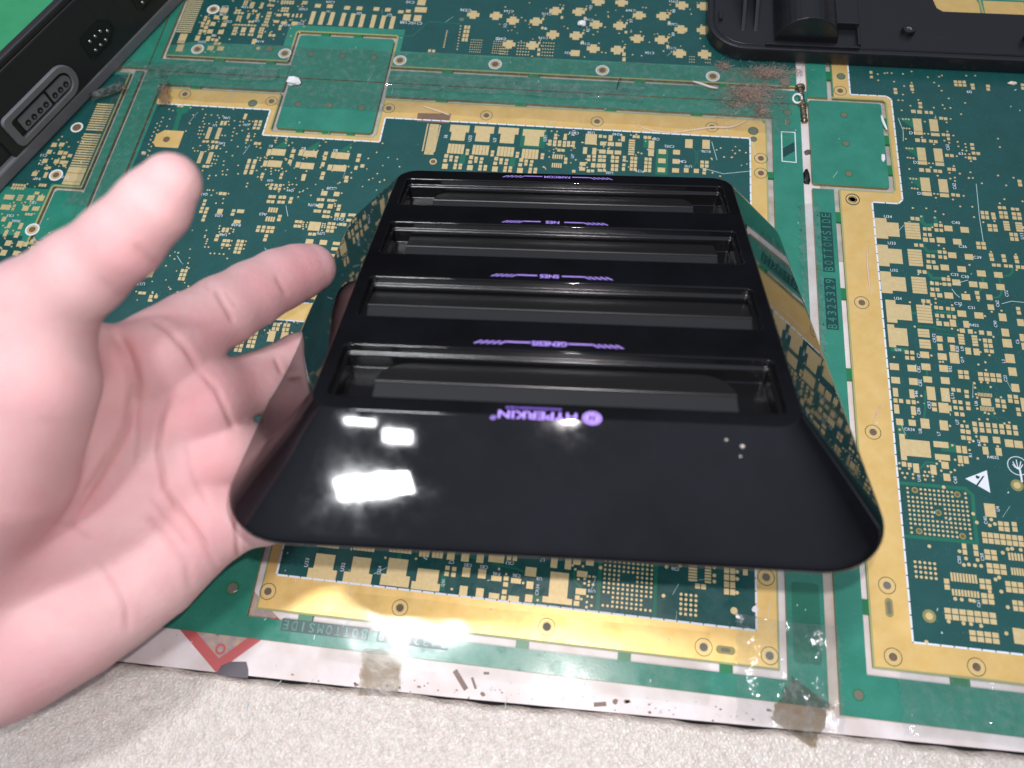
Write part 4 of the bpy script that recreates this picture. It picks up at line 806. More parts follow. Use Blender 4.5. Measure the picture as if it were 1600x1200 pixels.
LB.p((366,507,32,26),(412,481,26,20),(453,470,26,20),(425,453,26,20),(402,512,28,22),(428,512,24,18),(418,534,22,16),(296,595,22,36),(320,548,20,16),(297,550,20,16),(200,742,44,30),(265,745,42,34),(240,712,30,18),(166,810,40,32),(232,812,44,26),(38,803,62,32),(27,880,26,30),(62,918,24,40),(135,925,24,40),(38,972,24,40),(110,980,28,40),(54,1035,38,34),(130,1040,38,36),(166,1043,30,28),(208,1023,22,20),(24,1098,38,36),(104,1100,36,30),(392,450,30,26),(350,400,32,26),(320,445,30,26),(400,398,32,24),(292,503,32,26),(225,588,34,26),(60,738,64,30))
LB.g(105,722,155,762,3,3); LB.g(72,785,106,825,2,2); LB.g(248,650,305,672,3,1); LB.g(160,840,215,858,3,1); LB.g(70,650,170,690,5,2)
LB.scatter(0, 500, 340, 1120, 60, 14); LB.scatter(300, 330, 560, 560, 25, 15)
for b, x, y in (('R46',243,620),('C17',425,608),('U51',215,775),('CR5',68,858),('R606',105,893),('C4',265,522),('C13',284,468)): LB.t(b, x, y, 16, math.pi)
LB.finish()
#PART3
# ------------------------------------------------------------------ black game console, far edge on the boards, near edge lifted
con = thing('game_console', 'glossy black four slot game console tilted up by the hand', 'game console', (-7.4754, 73.7604, 75.98))
CM = Matrix(((0.99842747, -0.05466065, -0.0124416), (0.05496895, 0.91105352, 0.40860726), (-0.01099978, -0.40864861, 0.91262551)))
con.rotation_euler = CM.to_euler()
CH, TX, BX, TD, Y0, Y1 = 31.6, 77.0, 106.0, 163.8, -30.2, 186.0
NC = 12
def loop(x0, y0, x1, y1, r, z): return [(p[0], p[1], z) for p in rrect(x0, y0, x1, y1, r, NC)]
def lerp_loop(t, z, inset=0.0):
    x = BX + (TX - BX) * t - inset; ya = Y0 + (0 - Y0) * t + inset; yb = Y1 + (TD - Y1) * t - inset
    r = 24 + (9 - 24) * t
    return loop(-x, ya, x, yb, max(1.5, r - inset), z)
loops = [lerp_loop(0, 14, 14.5), lerp_loop(0, 1.2, 3.6), lerp_loop(0, 0.1, 2.6), lerp_loop(0, 0.0, 1.6), lerp_loop(0, 0.25, 0.6), lerp_loop(0, 0.9, 0.1), lerp_loop(0, 2.2, 0.0), lerp_loop(0.01, 2.7, 0.0)]
for t in (0.03, 0.06, 0.2, 0.4, 0.6, 0.8, 0.93, 0.985): loops.append(lerp_loop(t, 2.7 + (CH - 2.7) * t + 0.12 * math.sin(math.pi * t)))
p0 = np.array([0.985, 2.7 + (CH - 2.7) * .985 + 0.12 * math.sin(math.pi * .985)])
for u in np.linspace(0.12, 1, 8):
    # round the top edge: from the slope to 3.2 mm inside the top face
    inset = 0.4 * u * u; t = (1 - u) ** 2 * 0.985 + 2 * u * (1 - u) * 1.0 + u * u * 1.0
    z = (1 - u) ** 2 * p0[1] + 2 * u * (1 - u) * CH + u * u * CH
    loops.append(lerp_loop(t, z, inset))
loops.append(lerp_loop(1, CH, 0.7)); loops.append(lerp_loop(1, CH, 1.4))
SLOTS = [(131.0, 155.2), (91.0, 115.6), (49.0, 73.8), (6.4, 32.0)]
SX = 72.4
bm = bmesh.new()
def bm_loop(pts): return [bm.verts.new((p[0] * S, p[1] * S, p[2] * S)) for p in pts]
def bridge(a, b):
    n = len(a)
    for i in range(n): bm.faces.new((a[i], a[(i + 1) % n], b[(i + 1) % n], b[i]))
prev = None
for L in loops:
    cur = bm_loop(L)
    if prev: bridge(prev, cur)
    prev = cur
outer = prev
edges = [bm.edges.get((outer[i], outer[(i + 1) % len(outer)])) for i in range(len(outer))]
rims = []
for (a, b) in SLOTS:
    r1 = bm_loop(loop(-SX - 1.6, a - 1.6, SX + 1.6, b + 1.6, 3.6, CH)); r = r1
    edges += [bm.edges.new((r1[i], r1[(i + 1) % len(r1)])) for i in range(len(r1))]
    for (o, dz) in ((0.6, 0.0), (0.36, 0.05), (0.16, 0.18), (0.04, 0.36), (0.0, 0.6)):
        r2 = bm_loop(loop(-SX - o, a - o, SX + o, b + o, 2.2 + o, CH - dz)); bridge(r, r2); r = r2
    rims.append(r)
bmesh.ops.triangle_fill(bm, use_beauty=True, use_dissolve=False, edges=edges, normal=(0, 0, 1))
bmesh.ops.recalc_face_normals(bm, faces=bm.faces)
me = bpy.data.meshes.new('shell_body'); bm.to_mesh(me); bm.free()
body = link('shell_body', me, M['gloss'], con, smooth=True, local=True)
body.modifiers.new('weighted_normal', 'WEIGHTED_NORMAL').keep_sharp = True

FLAP = [(53, 58.5, 3.0), (64, 64, 1.0), (70.6, 71.2, 0.8), (48, 59.5, 5.0)]
for k, (a, b) in enumerate(SLOTS):
    bm = bmesh.new(); r = None
    for (o, dz) in ((0.0, 0.6), (0.0, 2.6), (-0.25, 3.0), (-0.9, 3.2), (-1.25, 3.5), (-1.4, 4.0), (-1.4, 8.6), (-1.9, 9.1)):
        r2 = bm_loop(loop(-SX - o, a - o, SX + o, b + o, max(.7, 2.2 + o), CH - dz))
        if r: bridge(r, r2)
        r = r2
    bm.faces.new(r)
    bmesh.ops.recalc_face_normals(bm, faces=bm.faces)
    for f in bm.faces:
        if f.normal.z < -0.01: pass
    me = bpy.data.meshes.new('slot_well'); bm.to_mesh(me); bm.free(); me.flip_normals()
    w = link('slot_well', me, M['slotwall'], con, smooth=True, local=True); w.modifiers.new('weighted_normal', 'WEIGHTED_NORMAL').keep_sharp = True
    # hinged dust flap: ridge across, chamfered far corners
    h1, h2, ch = FLAP[k]
    yF, yR, yN = b - 2.6, a + 12.4, a + 1.8
    zF, zR, zN = CH - 5.2, CH - 3.9, CH - 7.6
    def zz(y): return zF + (zR - zF) * (yF - y) / (yF - yR) if y > yR else zR + (zN - zR) * (yR - y) / (yR - yN)
    outl = []
    m = 7
    for i in range(m + 1):
        t = i / m; ang = t * math.pi / 2
        outl.append((-h2 + (h2 - h1) * (1 - math.cos(ang)) if h2 > h1 else -h2 + ch * (1 - math.cos(ang)), yR + (yF - yR) * math.sin(ang) if h2 > h1 + 2 else (yF - ch) + ch * math.sin(ang)))
    left = outl
    top = left + [(-p[0], p[1]) for p in left[::-1]]
    rid_l, rid_r = (-h2, yR), (h2, yR)
    near = [(h2 + .4, yN), (-h2 - .4, yN)]
    fl = MB()
    A_ = [rid_l] + top + [rid_r]
    def up(poly, dz=0): return [(q[0], q[1], zz(q[1]) + dz) for q in poly]
    # deduplicate
    A2 = []
    for q in A_:
        if not A2 or (abs(q[0] - A2[-1][0]) + abs(q[1] - A2[-1][1])) > 1e-4: A2.append(q)
    n = len(A2)
    Rr = .35
    ridge_lo = [(h2, yR - .7), (-h2, yR - .7)]
    vsF = up(A2) + [(q[0], q[1], CH - 9.0) for q in A2]
    fl.add(vsF, [tuple(range(n))[::-1]] + [(i, i + 1, n + i + 1, n + i) for i in range(n - 1)])
    # raised bead along the ridge
    fl.add([(-h2, yR, zR), (h2, yR, zR), (h2, yR - .15, zR + .22), (-h2, yR - .15, zR + .22), (-h2, yR - .75, zR + .22), (h2, yR - .75, zR + .22), (h2, yR - .95, zR - .15), (-h2, yR - .95, zR - .15)], [(0, 1, 2, 3), (3, 2, 5, 4), (4, 5, 6, 7)])
    fl.add([(-h2, yR - .95, zR - .15), (h2, yR - .95, zR - .15), (h2 + .4, yN, zN), (-h2 - .4, yN, zN), (-h2, yR - .95, CH - 9), (h2, yR - .95, CH - 9), (h2 + .4, yN, CH - 9), (-h2 - .4, yN, CH - 9)], [(0, 1, 2, 3), (1, 0, 4, 5), (1, 5, 6, 2), (0, 3, 7, 4)])
    fl.build('dust_flap', M['flap'], con, bevel=.25, local=True)

def slot_print(word, y, xl0, xl1, xr0, xr1, h=2.3, tw=None):
    """purple word with hatched lines either side; the word faces the far side"""
    mbw = MB(); cx = (xl1 + xr0) / 2
    add_text(mbw, word, cx, y, CH + .05, h, math.pi, tw, .022)
    mbw.build('slot_lettering', M['purple'], con, local=True)
    for s_, (a0, a1) in ((-1, (xl1, xl0)), (1, (xr0, xr1))):
        ml = MB(); L = abs(a1 - a0)
        ml.prism([(a0, y + .05), (a0, y + .65), (a0 + s_ * L * .46, y + .65), (a0 + s_ * L * .46, y + .05)], CH + .01, CH + .05)
        x = a0 + s_ * L * .44
        for j in range(5):
            dx = s_ * L * .115
            ml.prism([(x, y + .65), (x + dx * .4, y + .65), (x + dx * .4 + s_ * 2.4, y - 1.1), (x + s_ * 2.4, y - 1.1)], CH + .01, CH + .05); x += dx
        ml.build('slot_line_mark', M['purple'], con, local=True)
slot_print('FAMICOM', 160.2, -26.7, -9.6, 4.2, 21.6, 2.1, 12.0)
slot_print('NES', 118.6, -23.6, -8.6, 1.4, 18.6, 2.2, 5.8)
slot_print('SNES', 77.6, -24.6, -8.2, 1.2, 19.5, 2.4, 7.4)
slot_print('GENESIS', 36.2, -26.8, -8.6, 4.4, 21.9, 2.5, 12.2)
mbw = MB(); add_text(mbw, 'HYPERKIN', -4.6, .6, CH + .05, 3.5, math.pi, 24.4, .022); mbw.build('maker_lettering', M['purple'], con, local=True)
mbw = MB().ring(-18.2, -1.1, CH + .01, CH + .05, .85, .45, 14); mbw.build('registered_mark', M['purple'], con, local=True)
mbw = MB(); x = -14.6
rr_ = random.Random(2)
while x < 2.5:
    l = rr_.uniform(.5, 1.1); mbw.prism([(x, 3.3), (x + l, 3.3), (x + l, 4.2), (x, 4.2)], CH + .01, CH + .04); x += l + .35
mbw.build('fine_print_line', M['purple_dim'], con, local=True)
cxl, cyl = 12.2, .5
MB().disc(cxl, cyl, CH + .05, 3.0, 32, CH + .01).build('maker_emblem', M['purple'], con, local=True)
eh = MB(); eh.ring(cxl, cyl, CH + .05, CH + .075, 2.45, 2.25, 28)
for (ax, ay, bx_, by_) in ((-.9, -1.3, -.4, 1.3), (.4, -1.3, .9, 1.3), (-.5, -.2, .5, .2)): eh.prism([(cxl + ax + ay * .15, cyl + ay), (cxl + bx_ + ay * .15, cyl + ay), (cxl + bx_ + by_ * .15, cyl + by_), (cxl + ax + by_ * .15, cyl + by_)], CH + .05, CH + .075)
eh.build('emblem_letter', M['gloss'], con, local=True)

# ------------------------------------------------------------------ second console, far left, rotated on the bench
A0 = np.array([-323.87, 229.80, 0.2]); DV = np.array([.3591, .9333, 0]); NV = np.array([.9333, -.3591, 0])
c2 = thing('game_console', 'dark console with grey lip and controller ports, green board inside', 'game console', A0)
c2.rotation_euler = (0, 0, math.atan2(DV[1], DV[0]))     # local x along the front, local y inwards, z up
def c2b(name, m, mbx, bevel=.6): return mbx.build(name, m, c2, bevel=bevel, local=True)
# local +y points left of the front edge, away from the camera
c2b('base_lip', M['case_grey'], MB().prism([(-140, 0), (260, 0), (260, 150), (-140, 150)], 0, 7.6), 1.2)
c2b('lower_case', M['case_dark'], MB().prism([(-140, 3.2), (260, 3.2), (260, 9), (-140, 9)], 7.6, 46.0), 1.0)
c2b('lower_case_end', M['case_dark'], MB().prism([(254, 9), (260, 9), (260, 150), (254, 150)], 7.6, 46.0), 1.0)
c2b('case_floor', M['case_dark'], MB().prism([(-140, 9), (254, 9), (254, 150), (-140, 150)], 7.6, 10.0), 0)
fr = []
for q in rrect(20, 3.6, 240, 46.5, 5, 6): fr.append(q)
mbx = MB(); n = len(fr)
mbx.add([(q[0], 0.4, q[1]) for q in fr] + [(q[0], 3.4, q[1]) for q in fr], [tuple(range(n))] + [(i, (i + 1) % n, n + (i + 1) % n, n + i) for i in range(n)])
c2b('front_panel', M['case_dark'], mbx, .8)
c2b('top_rim', M['case_dark'], MB().prism([(-140, 1.0), (260, 1.0), (260, 6.2), (-140, 6.2)], 46.0, 50.2), 1.2)
brd = c2b('inner_board', M['case_pcb'], MB().prism([(-130, 10), (250, 10), (250, 145), (-130, 145)], 33, 34.6), 0)
mbx = MB()
for i in range(9): mbx.ribbon([(-20 + 9 * i, 40 + 3 * i), (30 + 8 * i, 40 + 3 * i), (60 + 8 * i, 70 + 2 * i)], .8, 34.6, 34.64)
tag(mbx.build('inner_traces', M['mask_groove'], brd, local=True), kind='stuff')
MB().prism([(16, 10.5), (40, 10.5), (40, 26), (16, 26)], 34.6, 45).build('black_connector', M['port_black'], brd, bevel=.6, local=True)
MB().prism([(-6, 34), (14, 34), (14, 44), (-6, 44)], 34.6, 38).build('black_chip', M['port_black'], brd, bevel=.4, local=True)
def uz_prism(poly, y0, y1):
    m_ = MB(); n = len(poly); a = sum(poly[i][0] * poly[(i + 1) % n][1] - poly[(i + 1) % n][0] * poly[i][1] for i in range(n))
    if a < 0: poly = poly[::-1]
    m_.add([(q[0], y0, q[1]) for q in poly] + [(q[0], y1, q[1]) for q in poly], [tuple(range(n)), tuple(range(n, 2 * n))[::-1]] + [(i, (i + 1) % n, n + (i + 1) % n, n + i) for i in range(n)])
    return m_
def uz_ring(po, pi_, y0, y1):
    m_ = MB(); n = len(po)
    m_.add([(q[0], y0, q[1]) for q in po] + [(q[0], y0, q[1]) for q in pi_] + [(q[0], y1, q[1]) for q in po] + [(q[0], y1, q[1]) for q in pi_],
           [t for i in range(n) for j in [(i + 1) % n] for t in ((i, j, n + j, n + i), (i, 2 * n + i, 2 * n + j, j), (n + i, n + j, 3 * n + j, 3 * n + i))])
    return m_
def bez(x0, z0, x1, z1, rl, rr2):
    pts = []
    for (cx, cz, a0, r) in ((x1 - rr2, z1 - rr2, 0, rr2), (x0 + rl, z1 - rl, 90, rl), (x0 + rl, z0 + rl, 180, rl), (x1 - rr2, z0 + rr2, 270, rr2)):
        for i in range(9): a = math.radians(a0 + 90 * i / 8); pts.append((cx + r * math.cos(a), cz + r * math.sin(a)))
    return pts
sp = uz_ring(bez(26, 9.5, 77, 28.5, 3.5, 9.4), bez(30.5, 13.2, 73, 24.8, 1.6, 5.7), -1.6, 2.0).build('controller_port', M['case_grey'], c2, bevel=.5, local=True)
uz_prism(bez(30.4, 13.1, 73.1, 24.9, 1.6, 5.7), 0.2, 0.38).build('port_floor', M['port_black'], sp, local=True)
for (a, b, e) in ((34.2, 55.2, 0), (56.8, 72.2, 1)):
    uz_prism(bez(a, 14.6, b, 22.6, .8, 3.9 if e else .8), -1.0, 0.3).build('socket_block', M['case_grey'], sp, bevel=.3, local=True)
for u in (37.8, 42.5, 47.3, 52.0, 59.4, 63.9, 68.3):
    uz_prism([(u + 1.75 * math.cos(t), 17.6 + 1.75 * math.sin(t)) for t in np.linspace(0, 2 * math.pi, 17)[:-1]], -1.06, -0.9).build('socket_hole', M['port_black'], sp, local=True)
    uz_prism([(u + .6 * math.cos(t), 17.2 + .6 * math.sin(t)) for t in np.linspace(0, 2 * math.pi, 9)[:-1]], -1.12, -0.9).build('contact_pin', M['case_grey'], sp, local=True)
for u0 in (90.5, 132.5, 174.5):
    hexo = [(u0, 17), (u0 + 2, 14.2), (u0 + 16, 14.2), (u0 + 23, 19.5), (u0 + 23, 24.2), (u0 + 16.5, 29), (u0 + 2, 29), (u0, 26.5)]
    cxh, czh = u0 + 11.5, 21.6
    hexi = [(cxh + (q[0] - cxh) * .9, czh + (q[1] - czh) * .86) for q in hexo]
    pp = uz_ring(hexo, hexi, -0.2, 0.42).build('controller_port', M['port_black'], c2, local=True)
    uz_prism(hexi, .2, .36).build('port_floor', M['port_black'], pp, local=True)
    for (du, dz) in ((5, 24.5), (9.4, 24.5), (13.8, 24.5), (5, 18.6), (9.4, 18.6), (13.8, 18.6), (17.8, 21.6)):
        m_ = MB(); n_ = 10
        rg = [(-0.9, .35), (-0.75, .75), (.3, .85)]
        m_.add([(u0 + du + r_ * math.cos(2 * math.pi * i / n_), y_, dz + r_ * math.sin(2 * math.pi * i / n_)) for (y_, r_) in rg for i in range(n_)],
               [tuple(range(n_))] + [(k * n_ + i, k * n_ + (i + 1) % n_, (k + 1) * n_ + (i + 1) % n_, (k + 1) * n_ + i) for k in range(2) for i in range(n_)])
        m_.build('contact_pin', M['pin'], pp, smooth=True, local=True)

# ------------------------------------------------------------------ black moulded cover, far right
cv = thing('plastic_cover', 'black moulded plastic cover with half round housing lying at the far right', 'plastic cover', (150, 375, 0.3))
def wbuild(m_, name, mt, par=cv, bevel=.5, smooth=False): return m_.build(name, mt, par, bevel=bevel, smooth=smooth)
# flange outline on the boards, rounded near-left corner
R0 = 22.0; X0, YN_ = U(1106, 30, 9)[0], 354.5
outl = [(X0, 460)]
for i in range(13):
    a = math.radians(180 + 90 * i / 12); outl.append((X0 + R0 + R0 * math.cos(a), YN_ + R0 + R0 * math.sin(a)))
outl += [(420, 354.8), (420, 390.5), (183.5, 390.5), (180.5, 393), (177, 410), (176, 460)]
nb = len(outl)
mbx = MB()
ins = []
for i, q in enumerate(outl):
    cx, cy = 130, 420
    ins.append(q)
mbx.prism(outl, 0.3, 9.0)
wbuild(mbx, 'flange', M['matte_black'], bevel=1.1)
# low rim bead running round the flange
rim = [(X0 + 3.5, 455)] + [(X0 + R0 + (R0 - 3.5) * math.cos(math.radians(180 + 90 * i / 12)), YN_ + R0 + (R0 - 3.5) * math.sin(math.radians(180 + 90 * i / 12))) for i in range(13)] + [(420, 358.3)]
MB().tube([(q[0], q[1], 9.0) for q in rim], .55, 6).build('rim_bead', M['matte_black'], cv, smooth=True)
# half round housing in a box
Pa = U(1212, 73, 9); Pb = U(1308, 60, 9); 
hx0, hx1 = U(1204, 72, 9)[0], U(1318, 70, 9)[0]; hy = U(1250, 72, 9)[1]
mbx = MB(); n = 18; rr = (hx1 - hx0) * .5 * .86; cxh = hx0 + rr + 2
prof = [(cxh + rr * math.cos(math.pi * i / n), 9.0 + rr * .95 * math.sin(math.pi * i / n)) for i in range(n + 1)]
m0 = len(prof)
mbx.add([(q[0], hy + 3, q[1]) for q in prof] + [(q[0], hy + 75, q[1]) for q in prof], [tuple(range(m0))] + [(i, i + 1, m0 + i + 1, m0 + i) for i in range(m0 - 1)])
mbx.build('half_round_housing', M['matte_black'], cv, bevel=.5)
wbuild(MB().box(cxh + rr * .9, hy + 14, 8.8, hx1 + 8, hy + 75, 13.5), 'housing_step', M['matte_black'])
wbuild(MB().box(hx0 - 3, hy - 1.2, 8.8, hx1 + 8, hy + 0.6, 10.6), 'housing_kerb', M['matte_black'], bevel=.3)
wbuild(MB().box(hx1 + 7, hy + .6, 8.8, hx1 + 8.6, hy + 14, 11.5), 'housing_kerb', M['matte_black'], bevel=.3)
# deep ribs beside it
ra = U(1158, 48, 9); rb_ = U(1186, 0, 9)
for dx in (0, 7):
    m_ = MB(); a = (ra[0] + dx, ra[1]); b = (ra[0] + dx + 3.0, ra[1] + 60)
    m_.add([(a[0], a[1], 8.8), (a[0] + 2.2, a[1], 8.8), (a[0] + 2.2, a[1] + 60, 8.8), (a[0], a[1] + 60, 8.8), (a[0], a[1] + 1, 9.6), (a[0] + 2.2, a[1] + 1, 9.6), (a[0] + 2.2, a[1] + 60, 33), (a[0], a[1] + 60, 33)], [(0, 1, 5, 4), (1, 2, 6, 5), (2, 3, 7, 6), (3, 0, 4, 7), (4, 5, 6, 7)])
    m_.build('rib', M['matte_black'], cv, bevel=.4)
bs = U(1418, 50, 9)
MB().ring(bs[0], bs[1], 8.8, 12.0, 3.6, 1.6, 28).build('screw_boss', M['matte_black'], cv, bevel=.3)
MB().ring(bs[0], bs[1], 8.9, 11.2, 2.0, 0.8, 20).build('boss_sleeve', M['case_grey'], cv)
bs2 = U(1607, 62, 9)
MB().ring(bs2[0] + 1, bs2[1], 8.8, 14.0, 4.2, 1.8, 28).build('screw_boss', M['matte_black'], cv, bevel=.3)
wbuild(MB().box(X0 + 6, 375, 8.8, X0 + 8, 382, 10.8), 'snap_tab', M['matte_black'], bevel=.2)

# ------------------------------------------------------------------ clear tape over the seams
def tape(x0, y0, x1, y1, z, mt, label, amp=.15, seed=0, nx=70, ny=30, ragged=1.2, rot=0.0):
    rg = np.random.RandomState(seed)
    ph = rg.uniform(0, 6.28, 8); fr_ = rg.uniform(.05, .6, 8); an = rg.uniform(0, 3.14, 8)
    vs, fs = [], []
    cx, cy = (x0 + x1) / 2, (y0 + y1) / 2
    for j in range(ny + 1):
        for i in range(nx + 1):
            u, v = i / nx, j / ny
            x = x0 + (x1 - x0) * u; y = y0 + (y1 - y0) * v
            x += ragged * (math.sin(y * .9 + ph[0]) * .4 + math.sin(y * 2.3 + ph[1]) * .25) * (1 if i in (0, nx) else 0)
            y += ragged * .4 * math.sin(x * .12 + ph[2]) * (1 if j in (0, ny) else 0)
            h = sum(math.sin((x * math.cos(an[k]) + y * math.sin(an[k])) * fr_[k] + ph[k]) for k in range(8)) / 8
            xr = cx + (x - cx) * math.cos(rot) - (y - cy) * math.sin(rot); yr = cy + (x - cx) * math.sin(rot) + (y - cy) * math.cos(rot)
            vs.append((xr, yr, z + amp * (1 + h * 1.6)))
    for j in range(ny):
        for i in range(nx):
            a = j * (nx + 1) + i; fs.append((a, a + 1, a + nx + 2, a + nx + 1))
    return tag(MB().add(vs, fs).build('clear_tape', mt, smooth=True, recalc=False), label, 'tape', 'clear tape over the board seams')
tape(-262, 303, 100, 349, .35, M['tape'], 'long clear tape over the seam in front of the far board', .12, 1, 140, 24)
tape(-284, 225, -256, 331, .62, M['tape'], 'clear tape over the left seam beside the thumb', .25, 2, 24, 80)
tape(-96, 14.5, 60, 42, .35, M['tape_smooth'], 'clear tape with white glare along the near gold border', .06, 3, 100, 20, .6)
tape(70, 10.5, 110.2, 50, .5, M['tape_crumpled'], 'crumpled clear tape at the near right corner of the middle board', .8, 4, 50, 50)
tape(132, 13.5, 215, 36.5, .5, M['tape_crumpled'], 'wrinkled clear tape at the near edge of the right board', .85, 5, 90, 30)
tape(102, 150, 111.6, 258, .6, M['tape_crumpled'], 'crumpled clear tape over the white gap beside the console', .5, 6, 16, 110, 2.0)
tape(-78, 3.5, -62, 21, .2 + TABLE_Z + 1.6, M['tape_dirty'], 'brownish tape end on the white bench edge below the glare', .12, 7, 20, 20, .8, .1)
tape(86, 8, 104, 26, .55, M['tape_dirty'], 'dirty brown tape scrap at the near right seam', .3, 8, 20, 20, 1.5, -.5)

q = U(258, 148); tape(q[0] - 3.2, q[1] - 9, q[0] + 3.2, q[1] + 9, 1.0, M['tape_dirty'], 'torn pale tape shred at the corner of the middle board', .7, 9, 14, 24, 2.2, .35)
q = U(172, 148); tape(q[0] - 10, q[1] - 3.5, q[0] + 10, q[1] + 3.5, 1.2, M['tape_dirty'], 'brownish torn tape shred beside the grey lipped console', .9, 10, 26, 12, 2.4, .55)
q = U(240, 118); tape(q[0] - 9, q[1] - 7, q[0] + 9, q[1] + 7, .9, M['tape_crumpled'], 'crumpled clear tape knot where the left and far seams meet', .8, 11, 30, 24, 2.0, .2)
tape(-126, 319.5, 20, 330, .8, M['tape_crumpled'], 'shiny wrinkled tape strip along the middle of the far seam', .5, 12, 120, 12, 1.5)
tape(-262, 320, -190, 330, .8, M['tape_crumpled'], 'shiny wrinkled tape strip along the left end of the far seam', .5, 13, 70, 12, 1.5)
# ------------------------------------------------------------------ paper label corner, sticker
lab = thing('paper_label', 'tan paper label corner with red border under the near boards', 'label', (-140, 15, TABLE_Z))
tip = U(338, 1051, TABLE_Z); tl = U(268, 968, TABLE_Z); tr_ = U(452, 968, TABLE_Z)
v1 = (tl - tip) * 1.3; v2 = (tr_ - tip) * .92
MB().prism([tuple(tip[:2]), tuple((tip + v2)[:2]), tuple((tip + v1 + v2)[:2]), tuple((tip + v1)[:2])], TABLE_Z, TABLE_Z + .12).build('label_sheet', M['paper_tan'], lab)
def lstrip(vv, ww, dz):
    n2 = ww / np.linalg.norm(ww) * 4.2
    return MB().prism([tuple(tip[:2]), tuple((tip + vv)[:2]), tuple((tip + vv + n2)[:2]), tuple((tip + n2)[:2])], TABLE_Z + .1, TABLE_Z + .17 + dz)
lstrip(v1, v2, 0).build('red_border', M['paper_red'], lab); lstrip(v2, v1, .02).build('red_border', M['paper_red'], lab)
ci = tip + v1 * .18 + v2 * .22
MB().ring(ci[0], ci[1], TABLE_Z + .1, TABLE_Z + .18, 2.2, 1.3, 20).build('red_circle', M['paper_red'], lab)
ik = MB()
rk = random.Random(4)
for _ in range(26):
    q = tip + v1 * rk.uniform(.22, .9) + v2 * rk.uniform(.25, .9); e = v2 / np.linalg.norm(v2) * rk.uniform(1, 4)
    ik.ribbon([tuple(q[:2]), tuple((q + e)[:2])], .5, TABLE_Z + .1, TABLE_Z + .15)
tag(ik.build('worn_ink_marks', M['grey_patch'], lab), kind='stuff')
pts = [U(x, y, TABLE_Z) for x, y in ((338, 1053), (346, 1040), (360, 1034), (385, 1034), (388, 1046), (388, 1060), (360, 1058))]
tag(MB().prism([tuple(p[:2]) for p in pts], TABLE_Z + .05, TABLE_Z + .35).build('sticker', M['grey_patch'], bevel=.1), 'dark grey rounded sticker beside the red label tip', 'sticker')

# ------------------------------------------------------------------ crumbs, fibres, dust, screw
def lump(name, label, cat, P, size, mt, seed, flat=.5, group='crumbs and chips on the boards'):
    bm = bmesh.new(); bmesh.ops.create_icosphere(bm, subdivisions=2, radius=1.0)
    rg = random.Random(seed)
    for v in bm.verts:
        k = 1 + rg.uniform(-.22, .22); v.co = Vector((v.co.x * size[0] * k, v.co.y * size[1] * k, max(-.3, v.co.z) * size[2] * k))
    for v in bm.verts: v.co = Vector(((v.co.x + P[0]) * S, (v.co.y + P[1]) * S, (v.co.z + P[2] + size[2] * .3) * S))
    me = bpy.data.meshes.new(name); bm.to_mesh(me); bm.free()
    return tag(link(name, me, mt), label, cat, group)
lump('crumb', 'white crumb on the seam left of the small green panel', 'crumb', U(459, 129, .6), (4.2, 2.6, 2.6), M['crumb'], 1)
lump('crumb', 'white crumb among the gold crosses of the far board', 'crumb', U(909, 38, .2), (2.6, 1.9, 1.6), M['crumb'], 2)
lump('crumb', 'cream chip on dark mask below the black cover', 'crumb', U(1581, 131, .2), (2.1, 1.1, 1.0), M['cream_chip'], 3)
lump('crumb', 'small white chip beside the right board slot', 'crumb', U(1379, 247, .1), (1.0, 2.6, 1.2), M['crumb'], 4)
lump('crumb', 'orange brown bead above the thumb', 'crumb', U(225, 240, .1), (1.3, 1.1, .9), M['glue'], 5)
lump('crumb', 'black chunk in the white gap right of the console', 'crumb', U(1259, 278, TABLE_Z), (2.0, 5.0, 2.0), M['port_black'], 6)
lump('crumb', 'dark grey pebble in the white gap above the black chunk', 'crumb', U(1261, 239, TABLE_Z), (1.7, 1.8, 1.4), M['grey_patch'], 7)
lump('crumb', 'grey flat disc in the dust near the black cover', 'crumb', U(1227, 128, .1), (3.0, 3.4, .7), M['hole_grey'], 8)
lump('crumb', 'large white speck beside the console lower right corner', 'crumb', U(1180, 952, .2), (1.4, 1.3, .6), M['crumb'], 9)
def strand(name, label, cat, pxs, r, mt, z=.3, taper=True, group='loose fibres and hairs'):
    P = [U(x, y, z) for x, y in pxs]
    # resample smoothly
    out = []
    for k in range(len(P) - 1):
        p_1, p0_, p1_, p2_ = P[max(k - 1, 0)], P[k], P[k + 1], P[min(k + 2, len(P) - 1)]
        for t in np.linspace(0, 1, 7)[:-1]:
            out.append(0.5 * ((2 * p0_) + (-p_1 + p1_) * t + (2 * p_1 - 5 * p0_ + 4 * p1_ - p2_) * t * t + (-p_1 + 3 * p0_ - 3 * p1_ + p2_) * t ** 3))
    out.append(P[-1]); n = len(out)
    tp = [max(.15, math.sin(math.pi * (i + .5) / n) ** .5) for i in range(n)] if taper else None
    return tag(MB().tube(out, r, 6, tp).build(name, mt, smooth=True), label, cat, group)
strand('fibre', 'pale curved splinter on the seam near the black cover', 'fibre', [(1082, 127), (1096, 131), (1110, 136), (1122, 138)], .7, M['fibre'], .8)
strand('fibre', 'short dark hair on the far seam above the console', 'fibre', [(970, 121), (967, 127), (965, 133), (963, 139)], .3, M['dark_fibre'], .8)
strand('fibre', 'white splinter across the dashed edge of the right board', 'fibre', [(1377, 180), (1380, 190), (1386, 203)], .75, M['crumb'], .6)
strand('glue_strand', 'dried pink brown glue strand along the far gold border', 'glue', [(993, 192), (1008, 201), (1045, 207), (1085, 203), (1112, 199), (1140, 199), (1158, 193), (1168, 188)], .65, M['glue'], .3)
strand('glue_strand', 'pale glue wisp on the far gold border left of the console', 'glue', [(660, 166), (680, 172), (703, 180)], .6, M['glue'], .3)
